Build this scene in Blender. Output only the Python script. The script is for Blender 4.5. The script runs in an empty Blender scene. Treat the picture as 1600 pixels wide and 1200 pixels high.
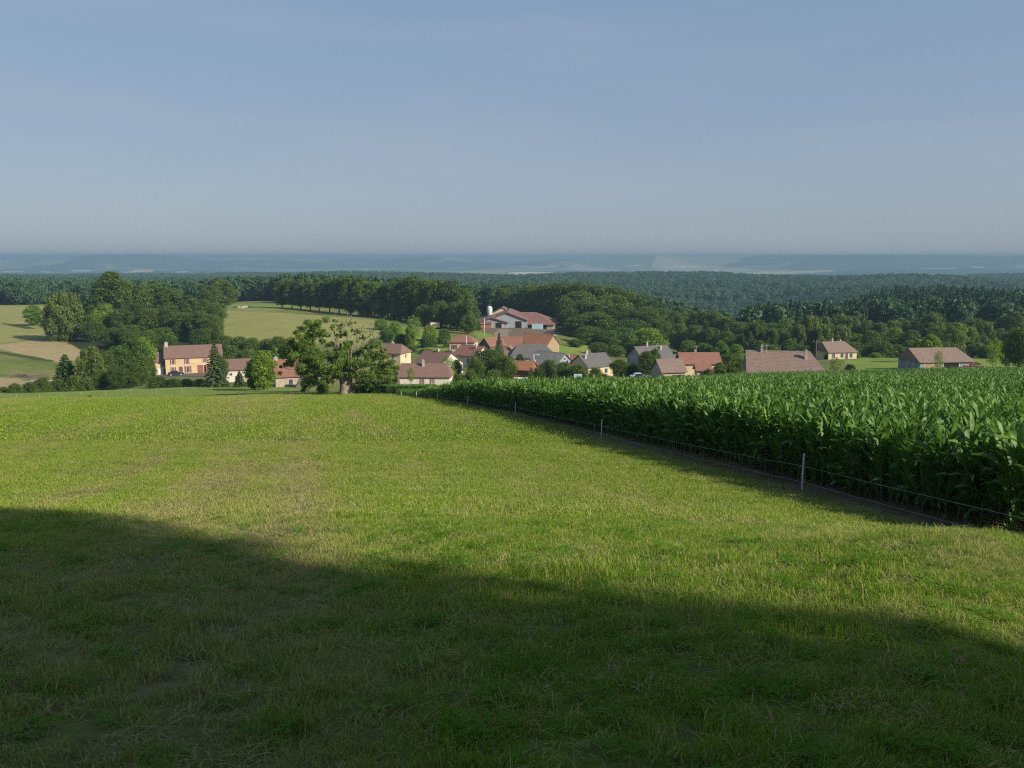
import bpy, math, random
import numpy as np
from mathutils import Vector, Matrix

R = math.radians
F = 1295.0                      # focal length in photo pixels (1600 wide)
EYE = 1.6
PITCH = math.atan(200.0 / F)
SUN_EL, SUN_AZ = R(30), R(122)  # azimuth clockwise from the view direction (+Y)

scene = bpy.context.scene
COL = bpy.data.collections.new("scene_objects"); scene.collection.children.link(COL)

# ------------------------------------------------------------------ camera
cd = bpy.data.cameras.new("camera"); cam = bpy.data.objects.new("camera", cd); COL.objects.link(cam)
cam.location = (0, 0, EYE); cam.rotation_euler = (R(90) - PITCH, 0, 0)
cd.sensor_fit = 'HORIZONTAL'; cd.sensor_width = 36; cd.lens = 36 * F / 1600
cd.clip_start = 0.1; cd.clip_end = 200000
scene.camera = cam
# ------------------------------------------------------------------ sky, sun, exposure
w = bpy.data.worlds.new("World"); scene.world = w; w.use_nodes = True
nt = w.node_tree; bg = nt.nodes['Background']
sky = nt.nodes.new('ShaderNodeTexSky'); sky.sky_type = 'NISHITA'; sky.sun_disc = False
sky.sun_elevation = SUN_EL; sky.sun_rotation = SUN_AZ
sky.air_density = 1.0; sky.dust_density = 1.2; sky.ozone_density = 2.0; sky.altitude = 300
tc = nt.nodes.new('ShaderNodeTexCoord')
mp = nt.nodes.new('ShaderNodeMapping'); mp.inputs['Rotation'].default_value = (0.0, 0.35, 0.3); mp.inputs['Scale'].default_value = (1.1, 1.0, 7.0)
nz = nt.nodes.new('ShaderNodeTexNoise'); nz.inputs['Scale'].default_value = 1.6; nz.inputs['Detail'].default_value = 7; nz.inputs['Roughness'].default_value = 0.55
cr = nt.nodes.new('ShaderNodeMapRange'); cr.inputs[1].default_value = 0.48; cr.inputs[2].default_value = 0.78; cr.inputs[3].default_value = 0; cr.inputs[4].default_value = 0.5
mx = nt.nodes.new('ShaderNodeMix'); mx.data_type = 'RGBA'; mx.inputs[7].default_value = (2.1, 2.35, 2.85, 1)
nt.links.new(tc.outputs['Generated'], mp.inputs[0]); nt.links.new(mp.outputs[0], nz.inputs['Vector'])
nt.links.new(nz.outputs['Fac'], cr.inputs[0]); nt.links.new(cr.outputs[0], mx.inputs[0])
sx = nt.nodes.new('ShaderNodeSeparateXYZ'); nt.links.new(tc.outputs['Generated'], sx.inputs[0])
hr_ = nt.nodes.new('ShaderNodeMapRange'); hr_.interpolation_type = 'SMOOTHSTEP'; hr_.inputs[1].default_value = -.02; hr_.inputs[2].default_value = .34; nt.links.new(sx.outputs[2], hr_.inputs[0])
hz_ = nt.nodes.new('ShaderNodeMix'); hz_.data_type = 'RGBA'; hz_.inputs[6].default_value = (1.48, 1.78, 2.22, 1); hz_.inputs[7].default_value = (1.15, 1.69, 2.42, 1); nt.links.new(hr_.outputs[0], hz_.inputs[0])
hm_ = nt.nodes.new('ShaderNodeMix'); hm_.data_type = 'RGBA'; hf_ = nt.nodes.new('ShaderNodeMapRange'); hf_.interpolation_type = 'SMOOTHSTEP'; hf_.inputs[1].default_value = .36; hf_.inputs[2].default_value = .75; hf_.inputs[3].default_value = .85; hf_.inputs[4].default_value = .1
nt.links.new(sx.outputs[2], hf_.inputs[0]); nt.links.new(hf_.outputs[0], hm_.inputs[0])   # summer haze veiling the clear sky
nt.links.new(sky.outputs[0], hm_.inputs[6]); nt.links.new(hz_.outputs[2], hm_.inputs[7]); nt.links.new(hm_.outputs[2], mx.inputs[6]); nt.links.new(mx.outputs[2], bg.inputs[0])
bg.inputs[1].default_value = 0.125
sl = bpy.data.lights.new("sun", 'SUN'); sun = bpy.data.objects.new("sun", sl); COL.objects.link(sun)
sl.energy = 4.5; sl.angle = R(1.0); sl.color = (1.0, 0.92, 0.78)
sd = Vector((math.sin(SUN_AZ) * math.cos(SUN_EL), math.cos(SUN_AZ) * math.cos(SUN_EL), math.sin(SUN_EL)))
sun.rotation_euler = sd.to_track_quat('Z', 'Y').to_euler(); sun.location = (30, -30, 60)
scene.view_settings.view_transform = 'Standard'; scene.view_settings.look = 'None'
scene.view_settings.gamma = 1; scene.view_settings.exposure = 0.6
scene.view_settings.use_curve_mapping = False
scene.render.engine = 'CYCLES'
scene.cycles.max_bounces = 5; scene.cycles.diffuse_bounces = 3; scene.cycles.glossy_bounces = 2
scene.cycles.transmission_bounces = 3; scene.cycles.volume_bounces = 0; scene.cycles.transparent_max_bounces = 4
scene.cycles.use_denoising = False
scene.cycles.filter_width = 1.25
scene.render.film_transparent = False
scene.cycles.caustics_reflective = False; scene.cycles.caustics_refractive = False

# ------------------------------------------------------------------ pixel <-> world
CP, SP = math.cos(PITCH), math.sin(PITCH)
def ray(u, v):
    return (u - 800.0, F * CP + (600.0 - v) * SP, -F * SP + (600.0 - v) * CP)
def at(u, v, Y):
    x, y, z = ray(u, v); t = Y / y
    return (x * t, Y, EYE + z * t)
def proj(X, Y, Z):
    z = Z - EYE
    fw = Y * CP - z * SP; up = Y * SP + z * CP
    fw = np.where(np.abs(fw) < 1e-3, 1e-3, fw)
    return 800 + F * X / fw, 600 - F * up / fw, fw

# ------------------------------------------------------------------ terrain height (thin plate spline in polar log space)
CT = []      # X, Y, Z
def c(u, v, Y): CT.append(at(u, v, Y))
def cz(X, Y, Ze): CT.append((X, Y, EYE + Ze))
for th in range(-180, 181, 45):
    s, k = math.sin(R(th)), math.cos(R(th))
    cz(.4 * s, .4 * k, -1.6)
    if abs(th) > 60:
        cz(12 * s, 12 * k, -1.6 - 1.5 * k); cz(60 * s, 60 * k, -2 - 8 * k); cz(400 * s, 400 * k, -14 - 14 * k)
        cz(4000 * s, 4000 * k, -60); cz(60000 * s, 60000 * k, -120)
for a in (-.62, -.3, 0, .36, .62):
    cz(5 * a, 5, -2.55); cz(10 * a, 10, -3.55); cz(21.6 * a, 21.6, -6.0 if a < .3 else -6.25); cz(36.4 * a, 36.4, -8.0)
    cz(51 * a, 51, -9.9); cz(66 * a, 66, -12.0); cz(81 * a, 81, -14.1)
for u, v, d in ((545, 616, 125), (250, 622, 125), (0, 634, 128), (800, 617, 125), (1100, 605, 125), (1350, 598, 125), (1600, 594, 125),
                (650, 606, 145), (420, 612, 145), (1225, 589, 152), (1600, 580, 160), (1400, 580, 165), (1455, 577, 175), (670, 601, 170),
                (460, 606, 170), (1090, 590, 168), (900, 598, 168), (380, 597, 195), (200, 611, 175), (0, 619, 165), (100, 609, 195), (0, 603, 205), (240, 603, 195),
                (295, 581, 240), (40, 590, 235), (60, 566, 268), (0, 547, 290), (100, 535, 325), (0, 510, 395), (0, 478, 560), (100, 480, 560),
                (200, 547, 300), (330, 560, 290), (420, 553, 290), (460, 528, 310), (360, 527, 320), (360, 486, 440), (500, 492, 425), (600, 500, 400), (700, 512, 385),
                (400, 475, 520), (400, 470, 580), (560, 478, 520), (610, 560, 260), (650, 547, 290), (690, 530, 320), (740, 518, 370), (730, 548, 268), (800, 560, 235),
                (690, 585, 205), (860, 553, 262), (800, 512, 400), (870, 515, 400), (800, 535, 310), (925, 585, 205), (1020, 585, 200), (1300, 561, 235), (1500, 562, 235),
                (1000, 555, 330), (1200, 553, 340), (1400, 553, 330), (1600, 553, 330), (900, 520, 430), (1050, 532, 430)):
    c(u, v, d)
for u, z4, z6, z10, z20, z30 in ((0, -34, -37, -52, -90, -110), (300, -31, -38, -52, -85, -110), (560, -31, -39, -55, -80, -105), (780, -37, -41, -56, -76, -100),
                                 (1000, -40, -50, -70, -78, -98), (1120, -44, -82, -100, -80, -98), (1180, -46, -84, -100, -80, -98), (1350, -42, -47, -66, -79, -98), (1600, -40, -49, -66, -78, -98)):
    z30 = -90; z20 = -74
    a = (u - 800) / F
    for d, z in ((470, z4), (650, z6), (1000, z10), (2000, z20), (2800, z30), (5000, -135), (10000, -165), (20000, -170), (60000, -95)):
        cz(a * d, d, z)
cz(9.6, 15.2, -5.5); cz(11.5, 6.8, -4.5); cz(7.7, 12.2, -4.85)
CT = np.array(CT)
def _pc(X, Y):
    r = np.hypot(X, Y); return np.arctan2(X, Y) * 1.6, np.log(r + 6.0)
_a, _b = _pc(CT[:, 0], CT[:, 1]); _n = len(CT)
def _k(r2): return np.where(r2 > 1e-12, r2 * np.log(r2 + 1e-12), 0.0)
_K = _k((_a[:, None] - _a) ** 2 + (_b[:, None] - _b) ** 2) + np.eye(_n) * 0.003
_P = np.stack([np.ones(_n), _a, _b], 1)
_A = np.block([[_K, _P], [_P.T, np.zeros((3, 3))]])
_sc = 1.0
_W = np.linalg.solve(_A, np.concatenate([CT[:, 2], np.zeros(3)]))
_prng = np.random.RandomState(5)
_tab = _prng.rand(512, 512)
def vnoise(x, y):
    xi = np.floor(x).astype(int); yi = np.floor(y).astype(int); fx = x - xi; fy = y - yi
    fx = fx * fx * (3 - 2 * fx); fy = fy * fy * (3 - 2 * fy)
    g = lambda i, j: _tab[(xi + i) % 512, (yi + j) % 512]
    return (g(0, 0) * (1 - fx) + g(1, 0) * fx) * (1 - fy) + (g(0, 1) * (1 - fx) + g(1, 1) * fx) * fy - 0.5
def H(X, Y):
    X = np.atleast_1d(np.asarray(X, float)); Y = np.atleast_1d(np.asarray(Y, float))
    out = np.empty(len(X))
    for i in range(0, len(X), 20000):
        x, y = X[i:i + 20000], Y[i:i + 20000]
        a, b = _pc(x, y)
        z = _k((a[:, None] - _a) ** 2 + (b[:, None] - _b) ** 2) @ _W[:_n] + _W[_n] + _W[_n + 1] * a + _W[_n + 2] * b
        r = np.hypot(x, y)
        z += vnoise(x / 1.3, y / 1.3) * .05 + vnoise(x / 9 + 40, y / 9) * .16 * np.clip(r / 15, 0.2, 1)
        # gentle relief of the far plain
        z += np.clip((r - 900) / 800, 0, 1) * np.clip((4500 - r) / 1500, 0, 1) * (vnoise(x / 420 + 11, y / 300) * 26 + vnoise(x / 170, y / 120 + 5) * 7)
        f = np.clip((r - 4000) / 9000, 0, 1)
        z += f * (vnoise(x / 3100 + 7, y / 1500 + 3) * 70 + vnoise(x / 900, y / 700) * 18)
        out[i:i + 20000] = z
    # hills on the skyline
    for u, d, wd, h in ((160, 30000, 1500, 90), (205, 30000, 900, 150), (255, 30000, 1400, 110), (640, 38000, 3200, 90), (690, 36000, 1000, 80), (960, 40000, 1600, 80), (1350, 38000, 4500, 120), (1130, 25000, 3000, 40), (1500, 30000, 3500, 60)):
        hx = (u - 800) / F * d
        out += .55 * h * np.exp(-((X - hx) / wd) ** 2 - ((Y - d) / 2500) ** 2)
    for u, d, wd, ld, h in ((1130, 10500, 700, 700, 120), (1250, 9800, 800, 800, 148), (1370, 9300, 600, 700, 163), (1500, 9700, 800, 800, 152), (1620, 9500, 800, 800, 160), (690, 11500, 800, 700, 158), (560, 12000, 900, 700, 120), (160, 10000, 420, 600, 154),
                            (205, 10500, 260, 500, 172), (255, 10800, 420, 600, 154), (60, 11000, 800, 700, 112), (900, 11000, 900, 700, 128), (1010, 10500, 500, 600, 142), (400, 11500, 900, 700, 122), (1320, 6900, 900, 450, 38), (1520, 6600, 800, 400, 45), (300, 7600, 900, 400, 32), (620, 7900, 900, 400, 34)):
        hx = (u - 800) / F * d
        out += h * np.exp(-((X - hx) / wd) ** 2 - ((Y - d) / ld) ** 2)
    far_ = np.hypot(X, Y) > 4000
    out = np.where(far_ & (out > 8), 8 + (out - 8) * .25, out)
    return np.where(far_, np.minimum(out, 16.5), out)
def place(u, d):
    v = 560.0
    for _ in range(3):
        x, y, z = ray(u, v); X = x * d / y
        Z = float(H(X, d)[0]); v = float(proj(X, d, Z)[1])
    return X, d, Z

# ------------------------------------------------------------------ helpers
def tag(o, label=None, cat=None, group=None, kind=None):
    if label: o['label'] = label
    if cat: o['category'] = cat
    if group: o['group'] = group
    if kind: o['kind'] = kind
    return o
def link(o, parent=None):
    COL.objects.link(o)
    if parent is not None: o.parent = parent
    return o
def mesh_np(name, V, Fc, mats=(), tint=None, smooth=False, quads=True):
    me = bpy.data.meshes.new(name)
    V = np.asarray(V, np.float32); Fc = np.asarray(Fc, np.int32)
    nv, nf, k = len(V), len(Fc), Fc.shape[1]
    me.vertices.add(nv); me.vertices.foreach_set('co', V.ravel())
    me.loops.add(nf * k); me.loops.foreach_set('vertex_index', Fc.ravel())
    me.polygons.add(nf); me.polygons.foreach_set('loop_start', np.arange(nf, dtype=np.int32) * k)
    try: me.polygons.foreach_set('loop_total', np.full(nf, k, np.int32))
    except Exception: pass
    if smooth: me.polygons.foreach_set('use_smooth', np.ones(nf, bool))
    if tint is not None:
        at_ = me.attributes.new('tint', 'FLOAT', 'FACE'); at_.data.foreach_set('value', np.asarray(tint, np.float32))
    for m in mats: me.materials.append(m)
    me.update(); me.validate()
    return me
def obj(name, me, parent=None):
    return link(bpy.data.objects.new(name, me), parent)
def empty(name, loc, rz=0):
    o = bpy.data.objects.new(name, None); o.location = loc; o.rotation_euler = (0, 0, rz); o.empty_display_size = .3
    return link(o)
class MB:
    "collects polygons, builds ONE mesh object"
    def __init__(s): s.v = []; s.f = []
    def poly(s, *pts):
        b = len(s.v); s.v += [tuple(p) for p in pts]; s.f.append(tuple(range(b, b + len(pts)))); return s
    def box(s, x0, x1, y0, y1, z0, z1):
        b = len(s.v)
        s.v += [(x, y, z) for z in (z0, z1) for x, y in ((x0, y0), (x1, y0), (x1, y1), (x0, y1))]
        s.f += [tuple(b + i for i in q) for q in ((3, 2, 1, 0), (4, 5, 6, 7), (0, 1, 5, 4), (1, 2, 6, 5), (2, 3, 7, 6), (3, 0, 4, 7))]
        return s
    def prism(s, prof, a, b_, axis='y'):
        "extrude a closed profile (list of (p,q)) along an axis"
        n = len(prof); b = len(s.v)
        for t in (a, b_):
            for p, q in prof: s.v.append({'y': (p, t, q), 'x': (t, p, q), 'z': (p, q, t)}[axis])
        s.f.append(tuple(b + i for i in range(n))); s.f.append(tuple(b + n + i for i in reversed(range(n))))
        for i in range(n): j = (i + 1) % n; s.f.append((b + i, b + n + i, b + n + j, b + j))
        return s
    def tube(s, pts, rad, seg=7):
        V, Fq = tube_np(pts, rad, seg); b = len(s.v)
        s.v += [tuple(x) for x in V]; s.f += [tuple(int(b + i) for i in q) for q in Fq]
        s.f.append(tuple(b + i for i in range(seg))); s.f.append(tuple(b + len(V) - 1 - i for i in range(seg)))
        return s
    def build(s, name, mat, parent=None, smooth=False):
        me = bpy.data.meshes.new(name); me.from_pydata(s.v, [], s.f); me.materials.append(mat)
        import bmesh
        bm = bmesh.new(); bm.from_mesh(me); bmesh.ops.recalc_face_normals(bm, faces=bm.faces); bm.to_mesh(me); bm.free()
        if smooth:
            for p in me.polygons: p.use_smooth = True
        return obj(name, me, parent)
def tube_np(pts, rad, seg=6):
    pts = np.asarray(pts, float); n = len(pts)
    if np.isscalar(rad): rad = [rad] * n
    V = np.zeros((n, seg, 3)); up = np.array([0.13, 0.21, 1.0])
    for i in range(n):
        t = pts[min(i + 1, n - 1)] - pts[max(i - 1, 0)]; t = t / (np.linalg.norm(t) + 1e-9)
        ref = up if abs(t @ (up / np.linalg.norm(up))) < .9 else np.array([1.0, .1, 0])
        a = np.cross(t, ref); a /= np.linalg.norm(a); b = np.cross(t, a)
        an = np.arange(seg) * 2 * math.pi / seg
        V[i] = pts[i] + rad[i] * (np.cos(an)[:, None] * a + np.sin(an)[:, None] * b)
    Fq = [(i * seg + j, i * seg + (j + 1) % seg, (i + 1) * seg + (j + 1) % seg, (i + 1) * seg + j) for i in range(n - 1) for j in range(seg)]
    return V.reshape(-1, 3), np.array(Fq)
def copy_tree(o, parent=None):
    c_ = o.copy(); COL.objects.link(c_); c_.parent = parent
    for ch in o.children: copy_tree(ch, c_)
    return c_
def copy_proto(name, parts):
    "new thing (Empty) with children (name, mesh)"
    pass

# ------------------------------------------------------------------ materials
def new_mat(name):
    m = bpy.data.materials.new(name); m.use_nodes = True; nt = m.node_tree
    return m, nt, nt.nodes['Principled BSDF']
def N(nt, t, **kw):
    n = nt.nodes.new(t)
    for k, v in kw.items():
        if k.startswith('i_'): n.inputs[int(k[2:])].default_value = v
        else: setattr(n, k, v)
    return n
def L(nt, a, b): nt.links.new(a, b)
def mixc(nt, fac, a, b, blend='MIX'):
    m = N(nt, 'ShaderNodeMix', data_type='RGBA', blend_type=blend)
    for s, i in ((fac, 0), (a, 6), (b, 7)):
        if hasattr(s, 'links'): L(nt, s, m.inputs[i])
        else: m.inputs[i].default_value = s if i == 0 else (*s, 1) if len(s) == 3 else s
    return m.outputs[2]
def rng_(nt, src, a, b, c0=0.0, d0=1.0):
    m = N(nt, 'ShaderNodeMapRange', i_1=a, i_2=b, i_3=c0, i_4=d0); L(nt, src, m.inputs[0]); return m.outputs[0]
def math_(nt, op, a, b=0.0):
    m = N(nt, 'ShaderNodeMath', operation=op)
    for s, i in ((a, 0), (b, 1)):
        if hasattr(s, 'links'): L(nt, s, m.inputs[i])
        else: m.inputs[i].default_value = s
    return m.outputs[0]
def pos_noise(nt, scale, detail=4, rough=.55, vec=None, stretch=None, rotz=0):
    n = N(nt, 'ShaderNodeTexNoise'); n.inputs['Scale'].default_value = scale; n.inputs['Detail'].default_value = detail; n.inputs['Roughness'].default_value = rough
    if vec is None: vec = N(nt, 'ShaderNodeNewGeometry').outputs['Position']
    if stretch or rotz:
        mp = N(nt, 'ShaderNodeMapping', vector_type='TEXTURE'); mp.inputs['Rotation'].default_value = (0, 0, rotz)
        mp.inputs['Scale'].default_value = stretch or (1, 1, 1); L(nt, vec, mp.inputs[0]); vec = mp.outputs[0]
    L(nt, vec, n.inputs['Vector']); return n.outputs['Fac']
def flat(name, col, rough=.8, var=.25, scale=3.0, bump=0.0, bscale=20, metal=0, spec=.3, streak=False):
    m, nt, b = new_mat(name)
    oc = N(nt, 'ShaderNodeTexCoord').outputs['Object']
    n1 = pos_noise(nt, scale, 6, .65, oc); n2 = pos_noise(nt, scale * .23, 3, .5, oc, (1, 1, .3) if not streak else (1, 1, 6))
    dark = tuple(x * (1 - var) for x in col); lite = tuple(min(1, x * (1 + var * .6)) for x in col)
    cc = mixc(nt, rng_(nt, n1, .3, .7), dark, lite)
    cc = mixc(nt, rng_(nt, n2, .35, .7, 0, .6), cc, tuple(x * .72 for x in col))
    L(nt, cc, b.inputs['Base Color']); b.inputs['Roughness'].default_value = rough; b.inputs['Metallic'].default_value = metal
    b.inputs['Specular IOR Level'].default_value = spec
    if bump:
        bn = N(nt, 'ShaderNodeBump'); bn.inputs['Strength'].default_value = bump; bn.inputs['Distance'].default_value = .05
        L(nt, pos_noise(nt, bscale, 5, .6, oc), bn.inputs['Height']); L(nt, bn.outputs[0], b.inputs['Normal'])
    return m
def tiles(name, col, var=.35):
    m, nt, b = new_mat(name)
    oc = N(nt, 'ShaderNodeTexCoord').outputs['Object']
    br = N(nt, 'ShaderNodeTexBrick'); br.inputs['Scale'].default_value = 1
    br.inputs['Brick Width'].default_value = .5; br.inputs['Row Height'].default_value = .3; br.inputs['Mortar Size'].default_value = .03
    br.inputs['Color1'].default_value = (*[x * 1.15 for x in col], 1); br.inputs['Color2'].default_value = (*[x * .8 for x in col], 1); br.inputs['Mortar'].default_value = (*[x * .45 for x in col], 1)
    L(nt, oc, br.inputs['Vector'])
    n1 = pos_noise(nt, .9, 6, .7, oc); n2 = pos_noise(nt, 7, 3, .6, oc)
    cc = mixc(nt, rng_(nt, n1, .35, .72, 0, .75), br.outputs['Color'], tuple(x * .55 + .02 for x in col))
    cc = mixc(nt, rng_(nt, n2, .3, .75, 0, .35), cc, tuple(min(1, x * 1.5) for x in col))
    L(nt, cc, b.inputs['Base Color']); b.inputs['Roughness'].default_value = .85
    bn = N(nt, 'ShaderNodeBump'); bn.inputs['Strength'].default_value = .5; bn.inputs['Distance'].default_value = .04
    L(nt, br.outputs['Fac'], bn.inputs['Height']); bn.invert = True; L(nt, bn.outputs[0], b.inputs['Normal'])
    return m
def leafy(name, col, col2, trans=.35, rough=.5, obj_var=.6, patch=0.15):
    m, nt, b = new_mat(name)
    at_ = N(nt, 'ShaderNodeAttribute', attribute_name='tint').outputs['Fac']
    rnd = N(nt, 'ShaderNodeObjectInfo').outputs['Random']
    cc = mixc(nt, at_, col, col2)
    cc = mixc(nt, math_(nt, 'MULTIPLY', rnd, obj_var), cc, tuple(x * .35 for x in col))
    r7 = math_(nt, 'FRACT', math_(nt, 'MULTIPLY', rnd, 7.31)); cc = mixc(nt, math_(nt, 'MULTIPLY', r7, min(.55, obj_var)), cc, (col2[0] * 1.35, col2[1] * 1.12, col2[2]))
    cc = mixc(nt, rng_(nt, pos_noise(nt, patch, 2), .45, .7, 0, .35), cc, (col2[0] * 1.15, col2[1] * .95, col2[2]))
    L(nt, cc, b.inputs['Base Color']); b.inputs['Roughness'].default_value = rough; b.inputs['Specular IOR Level'].default_value = .25
    tr = N(nt, 'ShaderNodeBsdfTranslucent'); tc_ = mixc(nt, .5, cc, (col2[0] * 1.5, col2[1] * 1.6, col2[2] * .5)); L(nt, tc_, tr.inputs[0])
    ms = N(nt, 'ShaderNodeMixShader', i_0=trans); L(nt, b.outputs[0], ms.inputs[1]); L(nt, tr.outputs[0], ms.inputs[2])
    L(nt, ms.outputs[0], nt.nodes['Material Output'].inputs[0])
    return m

# ------------------------------------------------------------------ meadow colour, shared by soil and blades (a function of world position)
FAZ = math.atan((468 - 800) / F)      # direction the fence and the mowing swaths run in
def meadow_color(nt, green, green2, straw, amount=1.0, inst=True):
    n2 = pos_noise(nt, .55, 5, .65); n3 = pos_noise(nt, 3.5, 4, .7); n4 = pos_noise(nt, 14, 2, .6)
    sa = N(nt, 'ShaderNodeAttribute', attribute_name='straw'); sa.attribute_type = 'INSTANCER' if inst else 'GEOMETRY'
    g = mixc(nt, rng_(nt, n2, .3, .7), green, green2)
    s = math_(nt, 'ADD', math_(nt, 'MULTIPLY', sa.outputs['Fac'], .85), math_(nt, 'MULTIPLY', rng_(nt, n3, .45, .75), .3))
    s = math_(nt, 'ADD', s, math_(nt, 'MULTIPLY', rng_(nt, n4, .5, .8), .2))
    f = math_(nt, 'MULTIPLY', s, amount); f = math_(nt, 'MINIMUM', f, .92)
    return mixc(nt, f, g, straw)
def grass_mat(name, green, green2, straw, amount, trans=.4, rv=.5):
    m, nt, b = new_mat(name)
    cc = meadow_color(nt, green, green2, straw, amount)
    at_ = N(nt, 'ShaderNodeAttribute', attribute_name='tint').outputs['Fac']
    cc = mixc(nt, rng_(nt, at_, .80, .90), cc, (straw[0] * 1.15, straw[1] * 1.1, straw[2] * 1.1))
    cc = mixc(nt, rng_(nt, at_, 0, .5, rv, 0), cc, tuple(x * .5 for x in green))
    L(nt, cc, b.inputs['Base Color']); b.inputs['Roughness'].default_value = .6; b.inputs['Specular IOR Level'].default_value = .06
    tr = N(nt, 'ShaderNodeBsdfTranslucent'); L(nt, cc, tr.inputs[0])
    ms = N(nt, 'ShaderNodeMixShader', i_0=trans); L(nt, b.outputs[0], ms.inputs[1]); L(nt, tr.outputs[0], ms.inputs[2])
    L(nt, ms.outputs[0], nt.nodes['Material Output'].inputs[0])
    return m
GRN, GRN2, STRAW = (.155, .29, .018), (.25, .365, .028), (.43, .375, .15)

# ------------------------------------------------------------------ ground
def sd_poly(u, v, poly):
    p = np.array(poly, float); n = len(p); d = np.full(u.shape, 1e9); ins = np.zeros(u.shape, bool)
    for i in range(n):
        a, b = p[i], p[(i + 1) % n]; e = b - a
        t = np.clip(((u - a[0]) * e[0] + (v - a[1]) * e[1]) / (e @ e + 1e-9), 0, 1)
        d = np.minimum(d, np.hypot(u - a[0] - t * e[0], (v - a[1] - t * e[1])))
        cnd = ((a[1] > v) != (b[1] > v)) & (u < (b[0] - a[0]) * (v - a[1]) / (b[1] - a[1] + 1e-12) + a[0])
        ins ^= cnd
    return np.where(ins, d, -d)
FENCE = []                        # fence line, metres
for n_ in range(-2, 9):
    dd = 21.6 + 14.8 * n_
    FENCE.append(((7.8 + (dd - 21.6) * math.tan(FAZ)), dd))
FX0, FY0 = 7.8, 21.6
def fence_off(X, Y):              # signed distance right of the fence line
    return (X - FX0) * math.cos(FAZ) - (Y - FY0) * math.sin(FAZ)
def fence_along(X, Y):
    return (X - FX0) * math.sin(FAZ) + (Y - FY0) * math.cos(FAZ)
CORN_END = 132.0
def straw_amount(X, Y):
    "dry cut straw left in swaths that run parallel to the fence: 0 lush, 1 dry"
    o = fence_off(X, Y); a = fence_along(X, Y)
    s = .24 + 1.2 * vnoise(o / 1.0 + 9, a / 26) + 1.25 * vnoise(o / 2.7 + 50, a / 55 + 4) + .55 * vnoise(X / 1.6, Y / 1.6) + .4 * vnoise(X / .5, Y / .5)
    w = vnoise(a / 7, 0 * a + 3) * .9; br = np.clip(.75 + 1.6 * vnoise(a / 5 + 20, o / 3), 0, 1.2)
    s += .75 * np.exp(-((o + 9.9 + w) / .8) ** 2) * br - .55 * np.exp(-((o + 8.0 + w) / .75) ** 2) * br
    s += .35 * np.exp(-((o + 15.5 + w) / .9) ** 2) * br + .28 * np.exp(-((o + 22 + w) / 1.0) ** 2) * br - .3 * np.exp(-((o + 2.2) / 1.6) ** 2)
    return np.clip(s, 0, 1)
ths = np.unique(np.concatenate([np.arange(-180, -38, 4), np.arange(-38, 38.01, .16), np.arange(38, 181, 4)]))
rs = np.concatenate([[0.0], np.exp(np.arange(math.log(.6), math.log(62000), .0165))])
TH, RS = np.meshgrid(np.radians(ths), rs)
GX, GY = (RS * np.sin(TH)).ravel(), (RS * np.cos(TH)).ravel()
GZ = H(GX, GY)
nr, nt_ = RS.shape
ii, jj = np.meshgrid(np.arange(nr - 1), np.arange(nt_ - 1), indexing='ij'); ii = ii.ravel(); jj = jj.ravel()
GF = np.stack([ii * nt_ + jj, ii * nt_ + jj + 1, (ii + 1) * nt_ + jj + 1, (ii + 1) * nt_ + jj], 1)
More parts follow.
